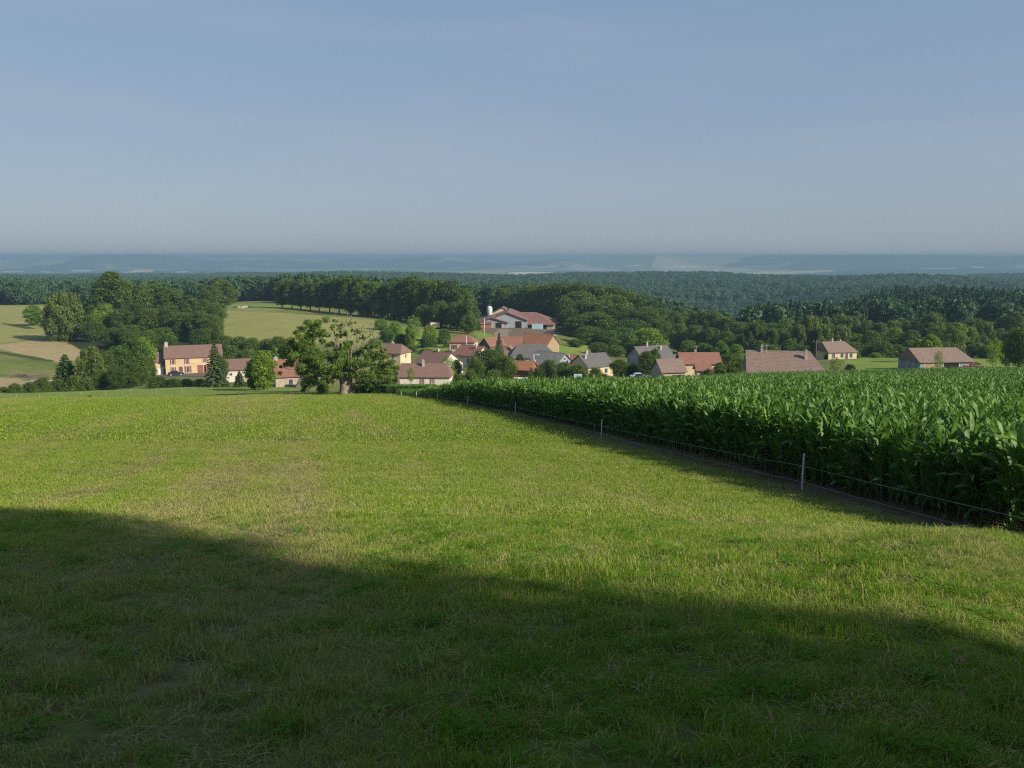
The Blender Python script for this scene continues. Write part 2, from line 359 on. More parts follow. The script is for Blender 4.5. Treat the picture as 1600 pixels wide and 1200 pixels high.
def ground_material():
    m, nt, b = new_mat('ground_cover')
    A = lambda n: N(nt, 'ShaderNodeAttribute', attribute_name=n).outputs['Fac']
    soil_n = pos_noise(nt, 5, 6, .7)
    mead = meadow_color(nt, tuple(x * .5 for x in GRN), tuple(x * .55 for x in GRN2), (.20, .17, .08), 1.0, False)
    mead = mixc(nt, rng_(nt, soil_n, .4, .65, 0, .8), mead, (.06, .06, .025))
    far_m = N(nt, 'ShaderNodeVectorMath', operation='LENGTH'); L(nt, N(nt, 'ShaderNodeNewGeometry').outputs['Position'], far_m.inputs[0])
    dist = far_m.outputs['Value']
    big = pos_noise(nt, .035, 5, .6); mid = pos_noise(nt, .35, 5, .65)
    rough = mixc(nt, rng_(nt, big, .35, .65), (.10, .135, .03), (.20, .195, .065))
    rough = mixc(nt, rng_(nt, mid, .45, .7, 0, .5), rough, (.05, .075, .02))
    cc = mixc(nt, rng_(nt, A('g_meadow'), -.5, .5), rough, mead)
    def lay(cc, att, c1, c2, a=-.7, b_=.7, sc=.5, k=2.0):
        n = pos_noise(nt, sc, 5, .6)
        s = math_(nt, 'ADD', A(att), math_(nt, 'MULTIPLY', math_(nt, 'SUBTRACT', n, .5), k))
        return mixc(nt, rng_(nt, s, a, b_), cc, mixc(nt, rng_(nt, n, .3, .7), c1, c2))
    cc = lay(cc, 'g_past', (.20, .205, .06), (.26, .25, .085), sc=.12)
    cc = lay(cc, 'g_hay', (.27, .215, .105), (.34, .27, .14), sc=.3)
    cc = lay(cc, 'g_lawn', (.13, .19, .03), (.20, .25, .05), sc=.2)
    cc = lay(cc, 'g_dark', (.04, .06, .018), (.07, .08, .025), sc=.4, k=1.2)
    cc = lay(cc, 'g_dirt', (.10, .075, .045), (.19, .15, .095), sc=1.6, k=1.4)
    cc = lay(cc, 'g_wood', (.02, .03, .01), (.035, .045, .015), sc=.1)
    # far plain: woods and fields
    vo = N(nt, 'ShaderNodeTexVoronoi'); vo.inputs['Scale'].default_value = .0011
    mp = N(nt, 'ShaderNodeMapping'); mp.inputs['Scale'].default_value = (1, .55, 1); L(nt, N(nt, 'ShaderNodeNewGeometry').outputs['Position'], mp.inputs[0]); L(nt, mp.outputs[0], vo.inputs['Vector'])
    sep = N(nt, 'ShaderNodeSeparateColor'); L(nt, vo.outputs['Color'], sep.inputs[0])
    wood_n = pos_noise(nt, .00035, 5, .6)
    fields = mixc(nt, rng_(nt, sep.outputs[0], .45, .55), (.12, .17, .05), (.28, .26, .12))
    fields = mixc(nt, rng_(nt, sep.outputs[1], .80, .84), fields, (.42, .34, .2))
    plain = mixc(nt, rng_(nt, wood_n, .49, .53), fields, (.02, .045, .02))
    cc = mixc(nt, rng_(nt, dist, 3400, 3900), cc, plain)
    cc = mixc(nt, rng_(nt, A('g_pale'), -.35, .35), cc, mixc(nt, rng_(nt, sep.outputs[2], .3, .5), (.60, .46, .27), (.75, .62, .42)))
    L(nt, cc, b.inputs['Base Color']); b.inputs['Roughness'].default_value = .95; b.inputs['Specular IOR Level'].default_value = .1
    bn = N(nt, 'ShaderNodeBump'); bn.inputs['Strength'].default_value = .9; bn.inputs['Distance'].default_value = .05
    bh = math_(nt, 'ADD', pos_noise(nt, 22, 4, .7), math_(nt, 'MULTIPLY', mid, 3.0))
    L(nt, bh, bn.inputs['Height']); L(nt, bn.outputs[0], b.inputs['Normal'])
    return m
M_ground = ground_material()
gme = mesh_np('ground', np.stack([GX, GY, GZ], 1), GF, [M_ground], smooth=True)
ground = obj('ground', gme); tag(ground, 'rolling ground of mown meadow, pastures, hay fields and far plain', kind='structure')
PU, PV, PW = proj(GX, GY, GZ)
front = (PW > 1) & (GY > 2)
def attr(name, val):
    a = gme.attributes.new(name, 'FLOAT', 'POINT'); a.data.foreach_set('value', np.asarray(val, np.float32))
def zone(name, polys, scale=1.0, base=None):
    s = np.full(GX.shape, -50.0) if base is None else base
    for p in polys: s = np.where(front, np.maximum(s, sd_poly(PU, PV, p) * scale), s)
    attr(name, np.clip(s, -50, 50))
attr('straw', straw_amount(GX, GY))
MEAD = [(-600, 1600), (-600, 655), (0, 635), (150, 627), (310, 619), (480, 611.5), (540, 611), (560, 617), (640, 617), (900, 600), (2300, 600), (2300, 1600)]
mead_s = np.where(np.hypot(GX, GY) < 30, 5.0, -50.0)
zone('g_meadow', [MEAD], .8, mead_s)
zone('g_past', [[(-400, 480), (0, 477), (110, 477), (150, 500), (140, 530), (60, 528), (0, 537), (-400, 545)],
                [(345, 484.5), (430, 487), (590, 500), (600, 520), (560, 540), (345, 530), (335, 520)],
                [(350, 481), (470, 484), (420, 485), (340, 483)]], .6)
zone('g_hay', [[(-400, 550), (0, 538), (65, 530), (92, 534), (142, 546), (150, 556), (120, 563), (85, 566), (42, 556), (0, 545), (-400, 560)],
               [(-400, 594), (0, 590), (28, 591.5), (48, 599), (28, 606), (0, 608), (-400, 620)],
               [(20, 503), (70, 500), (75, 506), (40, 506)],
               [(625, 518), (640, 516), (700, 545), (690, 550)]], .6)
zone('g_lawn', [[(1320, 561), (1400, 556), (1700, 553), (2300, 553), (2300, 590), (1320, 590)], [(345, 475), (440, 474), (480, 481), (350, 481)],
                [(-300, 655), (-300, 622), (0, 612), (260, 606), (500, 600), (500, 609), (0, 633)], [(590, 503), (640, 513), (700, 522), (722, 543), (690, 562), (596, 548)], [(868, 540), (920, 535), (915, 552), (870, 556)],
                [(740, 517), (770, 513), (778, 530), (745, 528)]], .6)
zone('g_dark', [[(-200, 642), (-200, 640), (0, 633.6), (310, 618), (484, 610.4), (484, 611.8), (310, 619.6), (0, 635.4)],
                [(-10, 547), (60, 558), (92, 565), (90, 567.5), (50, 562), (-10, 551)], [(380, 486), (620, 494), (620, 497), (420, 488)],
                [(0, 504), (40, 509), (60, 514), (40, 514), (0, 506)]], 1.2)
# dirt beside and under the corn, farm yard, tracks
fo = fence_off(GX, GY); fa = fence_along(GX, GY)
dirt = np.where((GY < CORN_END + 3) & (GY > -5) & (GX > -60), (fo + .25) * 1.6, -50)
zone('g_dirt', [[(748, 510), (800, 506), (868, 513), (868, 530), (800, 533), (806, 540), (786, 540), (778, 525), (748, 517)], [(700, 545), (780, 545), (860, 560), (780, 575), (700, 560)],
                [(200, 588), (262, 577), (330, 578), (350, 592), (262, 588)], [(42, 586), (75, 585), (80, 592), (45, 592)]], .8, np.clip(dirt, -50, 6))
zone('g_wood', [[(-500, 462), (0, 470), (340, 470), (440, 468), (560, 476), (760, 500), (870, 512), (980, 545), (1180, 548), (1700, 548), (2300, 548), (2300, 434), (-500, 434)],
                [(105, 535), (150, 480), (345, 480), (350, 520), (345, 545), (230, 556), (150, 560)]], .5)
pale = []
for u0, u1, v0, v1 in ((0, 38, 423.5, 425), (62, 84, 424, 425.5), (108, 147, 421.5, 424), (192, 214, 424, 426), (204, 242, 421, 425), (272, 296, 423.5, 425.5), (292, 345, 431, 433.2), (420, 440, 430, 431.5),
                       (636, 702, 425.5, 428.6), (790, 870, 424.6, 428), (820, 880, 416, 418.5), (790, 850, 427.8, 429.6), (975, 1025, 414, 416.2), (1030, 1105, 414.5, 418), (1110, 1125, 422, 423.5), (860, 960, 420, 421.2),
                       (1395, 1420, 417, 419), (1430, 1500, 419, 420.5), (1500, 1560, 416.5, 418.2), (560, 610, 421, 422), (1180, 1230, 424.5, 425.4), (700, 740, 418, 419), (880, 905, 411, 412), (1010, 1040, 410.5, 411.3)):
    k = (u1 - u0) * .13
    pale.append([(u0, v1), (u0 + k, v0 + .25 * (v1 - v0)), (u0 + 3 * k, v0), (u1 - k, v0 + .2 * (v1 - v0)), (u1, v0 + .7 * (v1 - v0)), (u1 - 2 * k, v1)])
zone('g_pale', pale, 1.0)

# ------------------------------------------------------------------ roads (thin sheets draped on the ground)
def drape(name, pix, width, mat, label, lift=.06):
    pts = []
    P3 = []
    for (u, d) in pix: X, Y, Z = place(u, d); P3.append((X, Y))
    P3 = np.array(P3); seg = np.linspace(0, len(P3) - 1, 14 * (len(P3) - 1) + 1)
    xs = np.interp(seg, range(len(P3)), P3[:, 0]); ys = np.interp(seg, range(len(P3)), P3[:, 1])
    dx, dy = np.gradient(xs), np.gradient(ys); l = np.hypot(dx, dy); nx, ny = -dy / l, dx / l
    V = []; K = 5
    for k in range(K):
        o_ = (k / (K - 1) - .5) * width
        X_, Y_ = xs + nx * o_, ys + ny * o_; V.append(np.stack([X_, Y_, H(X_, Y_) + lift], 1))
    V = np.concatenate(V); n = len(xs)
    Fq = [(k * n + i, k * n + i + 1, (k + 1) * n + i + 1, (k + 1) * n + i) for k in range(K - 1) for i in range(n - 1)]
    o = obj(name, mesh_np(name, V, Fq, [mat], smooth=True)); tag(o, label, kind='structure'); return o
M_dirtroad = flat('dirt_track', (.24, .19, .13), .95, .35, .4)
M_tar = flat('old_asphalt', (.11, .11, .12), .9, .25, .5)
drape('path', [(792, 300), (786, 330), (782, 360), (790, 385)], 6, M_dirtroad, 'dirt track climbing to the farm sheds')
drape('path', [(797, 325), (825, 345), (845, 352), (872, 372)], 2.2, flat('pale_track', (.38, .33, .24), .95, .2, .5), 'pale path across the farm slope')
drape('road', [(252, 225), (290, 224), (330, 222), (352, 215)], 4.5, M_tar, 'grey lane in front of the yellow farmhouse')

# ------------------------------------------------------------------ foliage building blocks
M_bark = flat('bark', (.13, .105, .08), .9, .4, 4, .6, 12)
M_barkpale = flat('pale_bark', (.36, .33, .28), .85, .4, 4, .4, 12)
M_dead = flat('dead_wood', (.20, .175, .14), .9, .35, 6, .4, 14)
M_leaf = leafy('broadleaf', (.043, .092, .017), (.10, .168, .027))
M_leaf2 = leafy('broadleaf_bright', (.085, .18, .018), (.165, .27, .03))
M_willow = leafy('willow_leaf', (.07, .125, .026), (.14, .205, .048))
M_needle = leafy('needles', (.034, .075, .024), (.07, .12, .035), .12, .6)
M_oldoak = leafy('old_tree_leaf', (.075, .14, .018), (.17, .25, .035), .4, .5, 0)
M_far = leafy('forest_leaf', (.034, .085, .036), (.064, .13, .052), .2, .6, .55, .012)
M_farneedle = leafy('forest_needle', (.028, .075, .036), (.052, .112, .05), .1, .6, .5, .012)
def leaves_np(rs_, C, Nrm, size, aspect=.55, jit=.75, hang=0.0):
    "diamond leaf sprays at points C, facing roughly Nrm"
    n = len(C)
    a = Nrm + rs_.normal(0, jit, (n, 3)); a /= np.linalg.norm(a, axis=1)[:, None]
    t = rs_.normal(0, 1, (n, 3)); t[:, 2] -= hang; t -= a * (t * a).sum(1)[:, None]; t /= np.linalg.norm(t, axis=1)[:, None] + 1e-9
    b = np.cross(a, t); s = size * rs_.uniform(.6, 1.35, n)[:, None]
    V = np.stack([C - t * s, C + b * s * aspect + a * s * .12, C + t * s, C - b * s * aspect + a * s * .12], 1).reshape(-1, 3)
    return V, np.arange(4 * n).reshape(n, 4)
def lobes_cloud(rs_, lobes, n, size, hang=0.0, up=.25, fill=.25, aspect=.55):
    "lobes: list of (x,y,z,rx,ry,rz)"
    Lb = np.array(lobes, float); vol = Lb[:, 3] * Lb[:, 4] + Lb[:, 3] * Lb[:, 5]; pr = vol / vol.sum()
    k = rs_.choice(len(Lb), n, p=pr); d = rs_.normal(0, 1, (n, 3)); d[:, 2] += up; d /= np.linalg.norm(d, axis=1)[:, None]
    # ragged lobe surface: low frequency bumps per lobe
    ph = rs_.uniform(0, 6.28, (len(Lb), 3)); bump = 1 + .16 * np.sin(d[:, 0] * 5 + ph[k, 0]) * np.sin(d[:, 1] * 5 + ph[k, 1]) + .12 * np.sin(d[:, 2] * 7 + ph[k, 2])
    rr = np.where(rs_.rand(n) < fill, rs_.uniform(.35, .9, n), rs_.normal(.92, .15, n)) * bump
    C = Lb[k, :3] + d * Lb[k, 3:6] * rr[:, None]
    nr_ = d / Lb[k, 3:6]; nr_ /= np.linalg.norm(nr_, axis=1)[:, None]
    V, Fq = leaves_np(rs_, C, nr_, size, aspect, hang=hang)
    lt = rs_.rand(len(Lb))[k]; tint = np.clip(lt * .55 + rs_.rand(n) * .5, 0, 1)
    return V, Fq, tint
PROTO = {}
def env_lobes(rs_, Ht, base, wid, n, shape, lr=(.16, .27), flatz=.8):
    L_ = []
    for i in range(n):
        t = (i + rs_.rand()) / n; z = base + (Ht - base) * t
        if shape == 'round': r = wid / 2 * math.sqrt(max(0, 1 - (2 * t - .95) ** 2 * .93))
        elif shape == 'tall': r = wid / 2 * (1 - max(0, t - .45) ** 2 * 2.4) * (.7 + .3 * min(1, t * 3))
        elif shape == 'bush': r = wid / 2 * math.sqrt(max(0.05, 1 - t * t))
        else: r = wid / 2 * (1 - t) ** .8
        lr_ = wid * rs_.uniform(*lr) * (.75 if t > .85 else 1)
        a = i * 2.4 + rs_.uniform(-.5, .5); q = max(0, r - lr_ * .8) * rs_.uniform(.6, 1.1)
        L_.append((math.cos(a) * q, math.sin(a) * q, min(z, Ht - lr_ * flatz * .9), lr_, lr_, lr_ * flatz))
    L_.append((0, 0, base + (Ht - base) * .5, wid * .27, wid * .27, (Ht - base) * .36))
    return L_
def limb_trunk(rs_, Ht, rad, base, lobes, nl, name, mat):
    parts_v, parts_f, off = [], [], 0
    def add(pts, rr, seg=6):
        nonlocal off
        V, Fq = tube_np(pts, rr, seg); parts_v.append(V); parts_f.append(Fq + off); off += len(V)
    top = Ht * .8
    tp = [(0, 0, -.8), (0, 0, 0), (rs_.normal(0, .08), rs_.normal(0, .08), base * .6 + .5), (rs_.normal(0, .25), rs_.normal(0, .25), Ht * .5), (rs_.normal(0, .4), rs_.normal(0, .4), top)]
    add(tp, [rad * 1.6, rad * 1.35, rad, rad * .6, rad * .12], 8)
    idx = rs_.permutation(len(lobes))[:nl]
    for i in idx:
        e = np.array(lobes[i][:3]); z0 = max(base * .7, min(e[2] - abs(e[0]) * .6 - .5, Ht * .6)); s = np.array([0, 0, z0]); mid = s * .45 + e * .55 + np.array([0, 0, -.05 * Ht * rs_.rand()])
        add([s, mid, e], [rad * .45, rad * .28, rad * .06], 5)
    return mesh_np(name, np.concatenate(parts_v), np.concatenate(parts_f), [mat], smooth=True)
def make_proto(kind, var, mat, Ht=15, base=2.5, wid=11, nlobes=34, shape='round', nleaf=12000, size=.3, lr=(.13, .22), hang=0, up=.25, fill=.25, rad=.32, barkm=None, limbs=10, aspect=.55, flatz=.8):
    rs_ = np.random.RandomState(abs(hash((len(kind), kind[0], kind[-1], var))) % 99991 if False else (sum(map(ord, kind)) * 31 + var * 7))
    lb = env_lobes(rs_, Ht, base, wid, nlobes, shape, lr, flatz)
    V, Fq, ti = lobes_cloud(rs_, lb, nleaf, size, hang, up, fill, aspect)
    V[:, 2] = np.maximum(V[:, 2], .05)
    cm = mesh_np(kind + '_crown', V, Fq, [mat], ti)
    tm = limb_trunk(rs_, Ht, rad, base, lb, limbs, kind + '_trunk', barkm or M_bark)
    PROTO.setdefault(kind, []).append((cm, tm, Ht, wid))
for v_ in range(3): make_proto('oak', v_, M_leaf, base=2.0, wid=12 + v_, nlobes=34)
for v_ in range(3): make_proto('tall', v_, M_leaf, Ht=19, base=3, wid=9.5, shape='tall', nlobes=40, nleaf=13000, size=.33, rad=.3)
for v_ in range(2): make_proto('bright', v_, M_leaf2, Ht=12, base=1.2, wid=9, nlobes=30, nleaf=10000, size=.26, rad=.25)
for v_ in range(2): make_proto('willow', v_, M_willow, Ht=15, base=1.2, wid=11, nlobes=44, nleaf=14000, size=.42, lr=(.08, .14), hang=2.6, up=-.1, aspect=.3, flatz=1.9, rad=.4, barkm=M_barkpale)
for v_ in range(2): make_proto('bush', v_, M_leaf, Ht=5, base=.2, wid=7.5, shape='bush', nlobes=22, nleaf=6000, size=.2, rad=.12, limbs=6)
for v_ in range(2): make_proto('bushb', v_, M_leaf2, Ht=5, base=.2, wid=7.5, shape='bush', nlobes=22, nleaf=6000, size=.2, rad=.12, limbs=6)
for v_ in range(2): make_proto('thin', v_, M_leaf2, Ht=8, base=2.4, wid=6, nlobes=18, nleaf=1700, size=.17, lr=(.12, .2), rad=.13, barkm=M_barkpale, limbs=16)
def spruce(var, Ht=16, wid=7, n=9000, mat=None, size=.3, kind='spruce'):
    rs_ = np.random.RandomState(77 + var)
    lv = []; z = .9
    Cs, Ns, Tn = [], [], []
    nl = 19; per = n // (nl * 7)
    for i in range(nl):
        t = i / (nl - 1); z = .8 + (Ht - 1.2) * t ** .92; r = wid / 2 * (1 - t) ** .85 + .25
        nb = 8 if t < .8 else 5
        for k in range(nb):
            a = k * 2 * math.pi / nb + rs_.uniform(-.3, .3) + i; rl = r * rs_.uniform(.75, 1.12)
            q = rs_.rand(per) ** .6; sw = rs_.normal(0, .16, per) * rl * (1.1 - q)
            x = math.cos(a) * q * rl - math.sin(a) * sw; y = math.sin(a) * q * rl + math.cos(a) * sw
            zz = z - q * q * rl * .32 + q * .12 * rl + rs_.normal(0, .07, per)
            Cs.append(np.stack([x, y, zz], 1)); Ns.append(np.tile([math.cos(a) * .5, math.sin(a) * .5, .8], (per, 1))); Tn.append(np.clip(q * .6 + rs_.rand(per) * .4, 0, 1))
    Cs = np.concatenate(Cs); V, Fq = leaves_np(rs_, Cs, np.concatenate(Ns), size, .45, .5, .8); V[:, 2] = np.maximum(V[:, 2], .1)
    cm = mesh_np(kind + '_crown', V, Fq, [mat or M_needle], np.concatenate(Tn))
    tv, tf = tube_np([(0, 0, -.8), (0, 0, 0), (0, 0, Ht * .5), (0, 0, Ht * .97)], [.32, .28, .17, .03], 7)
    PROTO.setdefault(kind, []).append((cm, mesh_np(kind + '_trunk', tv, tf, [M_bark], smooth=True), Ht, wid))
spruce(0); spruce(1)

make_proto('high', 0, M_leaf, Ht=18, base=11.2, wid=8, nlobes=26, nleaf=9000, rad=.3)
ORD = 'first second third fourth fifth sixth seventh eighth ninth tenth eleventh twelfth thirteenth fourteenth fifteenth sixteenth seventeenth eighteenth nineteenth twentieth twenty-first twenty-second twenty-third twenty-fourth twenty-fifth twenty-sixth twenty-seventh twenty-eighth twenty-ninth thirtieth thirty-first thirty-second thirty-third thirty-fourth thirty-fifth thirty-sixth thirty-seventh thirty-eighth thirty-ninth fortieth'.split()
KN = {'high': ('broadleaf_tree', 'tree'), 'oak': ('broadleaf_tree', 'tree'), 'tall': ('broadleaf_tree', 'tree'), 'bright': ('broadleaf_tree', 'tree'), 'willow': ('willow_tree', 'tree'), 'bush': ('bush', 'bush'), 'bushb': ('bush', 'bush'),
      'thin': ('young_tree', 'tree'), 'spruce': ('conifer_tree', 'tree')}
trs = random.Random(11)
def tree_xyz(kind, X, Y, Z, h, wpx_m, label, group, rz=None):
    pr = PROTO[kind]; cm, tm, Ht, wid = pr[trs.randrange(len(pr))]
    sz = h / Ht; sx = (wpx_m / wid) if wpx_m else sz * trs.uniform(.9, 1.12)
    e = empty(KN[kind][0], (X, Y, Z - .05), trs.uniform(0, 6.28) if rz is None else rz); e.scale = (sx, sx, sz)
    tag(e, label, KN[kind][1], group)
    obj('crown', cm, e); obj('trunk', tm, e)
    return e
def tree(kind, u, vt, d, wpx=None, label=None, group=None):
    X, Y, Z = place(u, d); top = at(u, vt, Y)[2]; h = max(1.0, top - Z)
    return tree_xyz(kind, X, Y, Z, h, wpx * d / F if wpx else None, label, group)
def trees(group, phrase, lst, ws=1.0):
    "phrase has {} for the ordinal counted from the left of the row"
    lst = sorted(lst, key=lambda t: t[1])
    for i, t in enumerate(lst):
        kind, u, vt, d = t[:4]; wp = t[4] * ws if len(t) > 4 else None
        own = t[5] if len(t) > 5 else None
        tree(kind, u, vt, d, wp, own or phrase.format(ORD[i]), group)

# ------------------------------------------------------------------ trees one can tell apart
trees('trees of the wood beside the farmhouse, back rows', '{} tree from the left at the back of the dark wood behind the yellow farmhouse', [
    ('oak', 138, 468, 375, 46), ('tall', 158, 452, 370, 44), ('oak', 200, 440, 378, 46), ('tall', 222, 446, 380, 42),
    ('oak', 244, 443, 385, 50), ('oak', 270, 450, 385, 46), ('tall', 296, 462, 372, 40), ('oak', 318, 468, 360, 40), ('oak', 338, 474, 350, 34),
    ('tall', 178, 425, 372, 56, 'tallest tree of the dark wood, its rounded crown standing above the others')])
trees('trees of the wood beside the farmhouse, front rows', '{} tree from the left along the front edge of the wood above the farmhouse roof', [
    ('bright', 165, 476, 338, 46), ('oak', 192, 484, 332, 46), ('oak', 216, 474, 338, 50), ('oak', 242, 482, 330, 50), ('oak', 268, 478, 330, 46),
    ('oak', 292, 488, 322, 44), ('oak', 314, 486, 318, 40), ('oak', 334, 492, 312, 34), ('oak', 146, 492, 325, 38), ('oak', 205, 508, 300, 44), ('oak', 258, 512, 296, 42), ('oak', 312, 514, 300, 40), ('oak', 178, 512, 304, 40), ('oak', 232, 516, 292, 36)])
trees('trees in the left hay fields', '{}', [('willow', 101, 458, 330, 64, 'big weeping birch with a pale trunk at the edge of the brown hay field'),
    ('bright', 53, 477, 400, 30, 'small round tree alone in the pale pasture left of the weeping birch')])
trees('trees behind the pasture', '{}', [('oak', 348, 438, 475, 44, 'round tree standing behind the right end of the dark wood'), ('oak', 330, 446, 460, 36, 'lower round tree half hidden behind the right end of the dark wood')])
trees('trees in the stream valley', '{} tree from the left in the leafy clump left of the yellow farmhouse', [
    ('willow', 147, 542, 196, 44), ('oak', 168, 552, 200, 38), ('oak', 188, 541, 206, 44), ('oak', 212, 530, 208, 46), ('bright', 228, 528, 212, 38), ('oak', 222, 552, 196, 34), ('oak', 206, 566, 190, 40), ('oak', 182, 574, 186, 32),
    ('oak', 236, 560, 204, 22), ('oak', 160, 578, 188, 30)])
trees('conifers of the village', '{}', [('spruce', 105, 553, 198, 52, 'broad dark conifer at the left end of the leafy clump in the stream valley'),
    ('spruce', 338, 536, 180, 44, 'tall dark spruce right of the yellow farmhouse barn door'), ('spruce', 375, 579, 176, 24, 'small conifer between the spruce and the bright round tree'),
    ('spruce', 780, 519, 232, 20, 'narrow dark conifer rising between the village roofs')])
trees('bushes along the pasture edge', '{} rounded bush from the left along the far edge of the meadow strip', [
    ('bushb', 6, 604, 182, 20), ('bush', 24, 599, 180, 26), ('bush', 47, 597, 182, 24), ('bush', 68, 590, 184, 30), ('bush', 92, 592, 186, 26), ('bush', 118, 586, 186, 34), ('bush', 138, 590, 186, 26), ('bush', 246, 588, 184, 36), ('bush', 270, 592, 184, 34), ('bushb', 292, 592, 186, 30), ('bushb', 312, 592, 184, 26)])
trees('small bushes in the meadow', '{}', [('bush', 11, 624, 128, 7, 'tiny dark bush at the left end of the mowing line'), ('bush', 141, 617, 131, 10, 'tiny bush standing alone on the meadow strip')])
trees('trees in front of the white houses', '{}', [('bright', 412, 548, 160, 46, 'bright green round tree left of the white stone house'), ('bright', 398, 562, 163, 30, 'shorter bright tree leaning on the left of the round tree'),
    ('oak', 346, 556, 190, 26, 'leafy tree just right behind the tall dark spruce')])
trees('hedge trees above the low white house', '{} hedge tree from the left below the olive pasture', [
    ('oak', 352, 524, 285, 34), ('bush', 376, 526, 285, 36), ('oak', 396, 528, 280, 34), ('bush', 418, 530, 280, 32), ('oak', 436, 526, 275, 34), ('bush', 456, 532, 270, 34), ('bush', 362, 540, 262, 34), ('bush', 390, 546, 262, 38), ('bush', 424, 548, 255, 36)])
trees('tree row beside the pasture', '{} tree from the left in the tall row along the top of the pasture', [
    ('tall', 441, 438, 470, 26), ('tall', 456, 437, 465, 26), ('tall', 470, 436, 462, 26), ('tall', 485, 437, 455, 26), ('tall', 499, 436, 450, 26), ('tall', 515, 435, 446, 28), ('tall', 530, 433, 440, 32), ('oak', 548, 430, 434, 42), ('tall', 566, 434, 428, 38),
    ('oak', 586, 440, 424, 38), ('tall', 606, 443, 420, 38), ('oak', 626, 434, 412, 44), ('oak', 645, 431, 405, 48), ('oak', 664, 438, 398, 42), ('oak', 684, 437, 390, 46), ('oak', 704, 439, 385, 48), ('oak', 724, 450, 378, 40), ('oak', 735, 468, 365, 30)])
trees('lower trees under the tall row', '{} low tree from the left at the foot of the tall tree row', [
    ('bush', 572, 468, 425, 26), ('oak', 596, 468, 415, 30), ('bush', 618, 478, 408, 26), ('oak', 640, 474, 400, 30), ('oak', 664, 476, 385, 32), ('oak', 690, 470, 378, 38), ('oak', 714, 472, 370, 38), ('oak', 732, 492, 350, 28)])
trees('trees scattered on the village slope', '{} small tree from the left on the grassy slope above the village', [
    ('bushb', 596, 498, 345, 26), ('bushb', 618, 502, 330, 26), ('thin', 646, 492, 300, 30), ('bright', 642, 506, 296, 20), ('bush', 604, 514, 310, 30), ('bush', 628, 522, 300, 30), ('bushb', 672, 508, 315, 26), ('bush', 694, 514, 305, 26),
    ('bush', 668, 524, 296, 30), ('bushb', 700, 530, 292, 22), ('bush', 640, 540, 282, 34), ('bush', 664, 545, 272, 30), ('bush', 612, 536, 285, 26), ('bush', 700, 549, 262, 22), ('bushb', 588, 530, 300, 30), ('bush', 745, 500, 375, 16)])
trees('trees of the wood behind the sheds, back row', '{} tree from the left, top of the wood behind the sheds', [
    ('oak', 790, 450, 520, 34), ('oak', 812, 452, 505, 36), ('oak', 832, 446, 500, 42), ('oak', 856, 444, 490, 44), ('oak', 880, 441, 480, 48), ('oak', 905, 442, 472, 48), ('oak', 930, 446, 462, 48), ('oak', 955, 448, 452, 48),
    ('oak', 978, 454, 445, 46), ('oak', 1000, 461, 440, 44), ('oak', 1020, 470, 432, 40), ('oak', 1036, 482, 425, 34)], 1.3)
trees('trees of the wood behind the sheds, front rows', '{} tree from the left, front rows of the wood by the farm sheds', [
    ('oak', 886, 466, 420, 40), ('oak', 912, 470, 405, 52), ('oak', 940, 470, 400, 50), ('oak', 966, 476, 395, 48), ('oak', 990, 484, 392, 46), ('oak', 1014, 488, 388, 44), ('oak', 895, 498, 372, 38), ('oak', 920, 510, 345, 50), ('oak', 950, 516, 340, 46),
    ('oak', 880, 510, 385, 26), ('oak', 975, 512, 345, 46), ('oak', 1034, 500, 380, 34), ('oak', 930, 488, 372, 78), ('oak', 985, 500, 366, 74), ('oak', 958, 462, 415, 80), ('oak', 903, 456, 430, 76), ('oak', 1010, 480, 405, 66), ('oak', 935, 535, 290, 34), ('oak', 962, 540, 285, 36), ('oak', 900, 530, 320, 30), ('oak', 984, 538, 295, 30),
    ('bright', 1012, 513, 292, 58, 'bright green dome-shaped tree behind the tall grey-roofed house')])
trees('trees of the middle wood', '{} tree from the left in the wood left of the conifer slope', [
    ('oak', 1052, 486, 405, 36), ('oak', 1072, 483, 410, 40), ('oak', 1095, 488, 405, 40), ('oak', 1115, 488, 400, 38), ('oak', 1135, 495, 392, 38), ('oak', 1155, 503, 380, 34), ('oak', 1174, 506, 372, 30), ('oak', 1060, 506, 360, 36), ('oak', 1085, 508, 352, 38), ('oak', 1110, 512, 345, 36),
    ('oak', 1134, 518, 338, 34), ('oak', 1158, 522, 330, 30), ('bush', 1075, 532, 280, 34), ('bush', 1100, 536, 275, 34), ('bushb', 1126, 534, 270, 34), ('bushb', 1150, 538, 265, 30)])
_l = []
_r = random.Random(4)
for k in range(21):
    u = 1185 + k * 21; _l.append((_r.choice(['oak', 'oak', 'willow', 'tall']), u + _r.uniform(-5, 5), 497 + _r.uniform(-6, 7) + 3 * math.sin(k * .9), 352 + _r.uniform(-12, 14), 34 + _r.uniform(-4, 8)))
trees('back trees along the right lawn', '{} tree from the left in the back line of trees beyond the right lawn', _l)
_l = []
for k in range(20):
    u = 1180 + k * 22; _l.append((_r.choice(['oak', 'willow', 'bright', 'tall', 'willow', 'oak']), u + _r.uniform(-6, 6), 512 + _r.uniform(-9, 10), 318 + _r.uniform(-10, 10), 34 + _r.uniform(-6, 8)))
trees('front trees along the right lawn', '{} tree from the left in the front line of trees along the right lawn', _l)
_l = []
for k in range(19):
    u = 1186 + k * 24; _l.append(('bush', u + _r.uniform(-6, 6), 535 + _r.uniform(-5, 5), 298 + _r.uniform(-6, 6), 34 + _r.uniform(-4, 4)))
trees('bushes along the right lawn', '{} bush from the left along the far edge of the right lawn', _l)
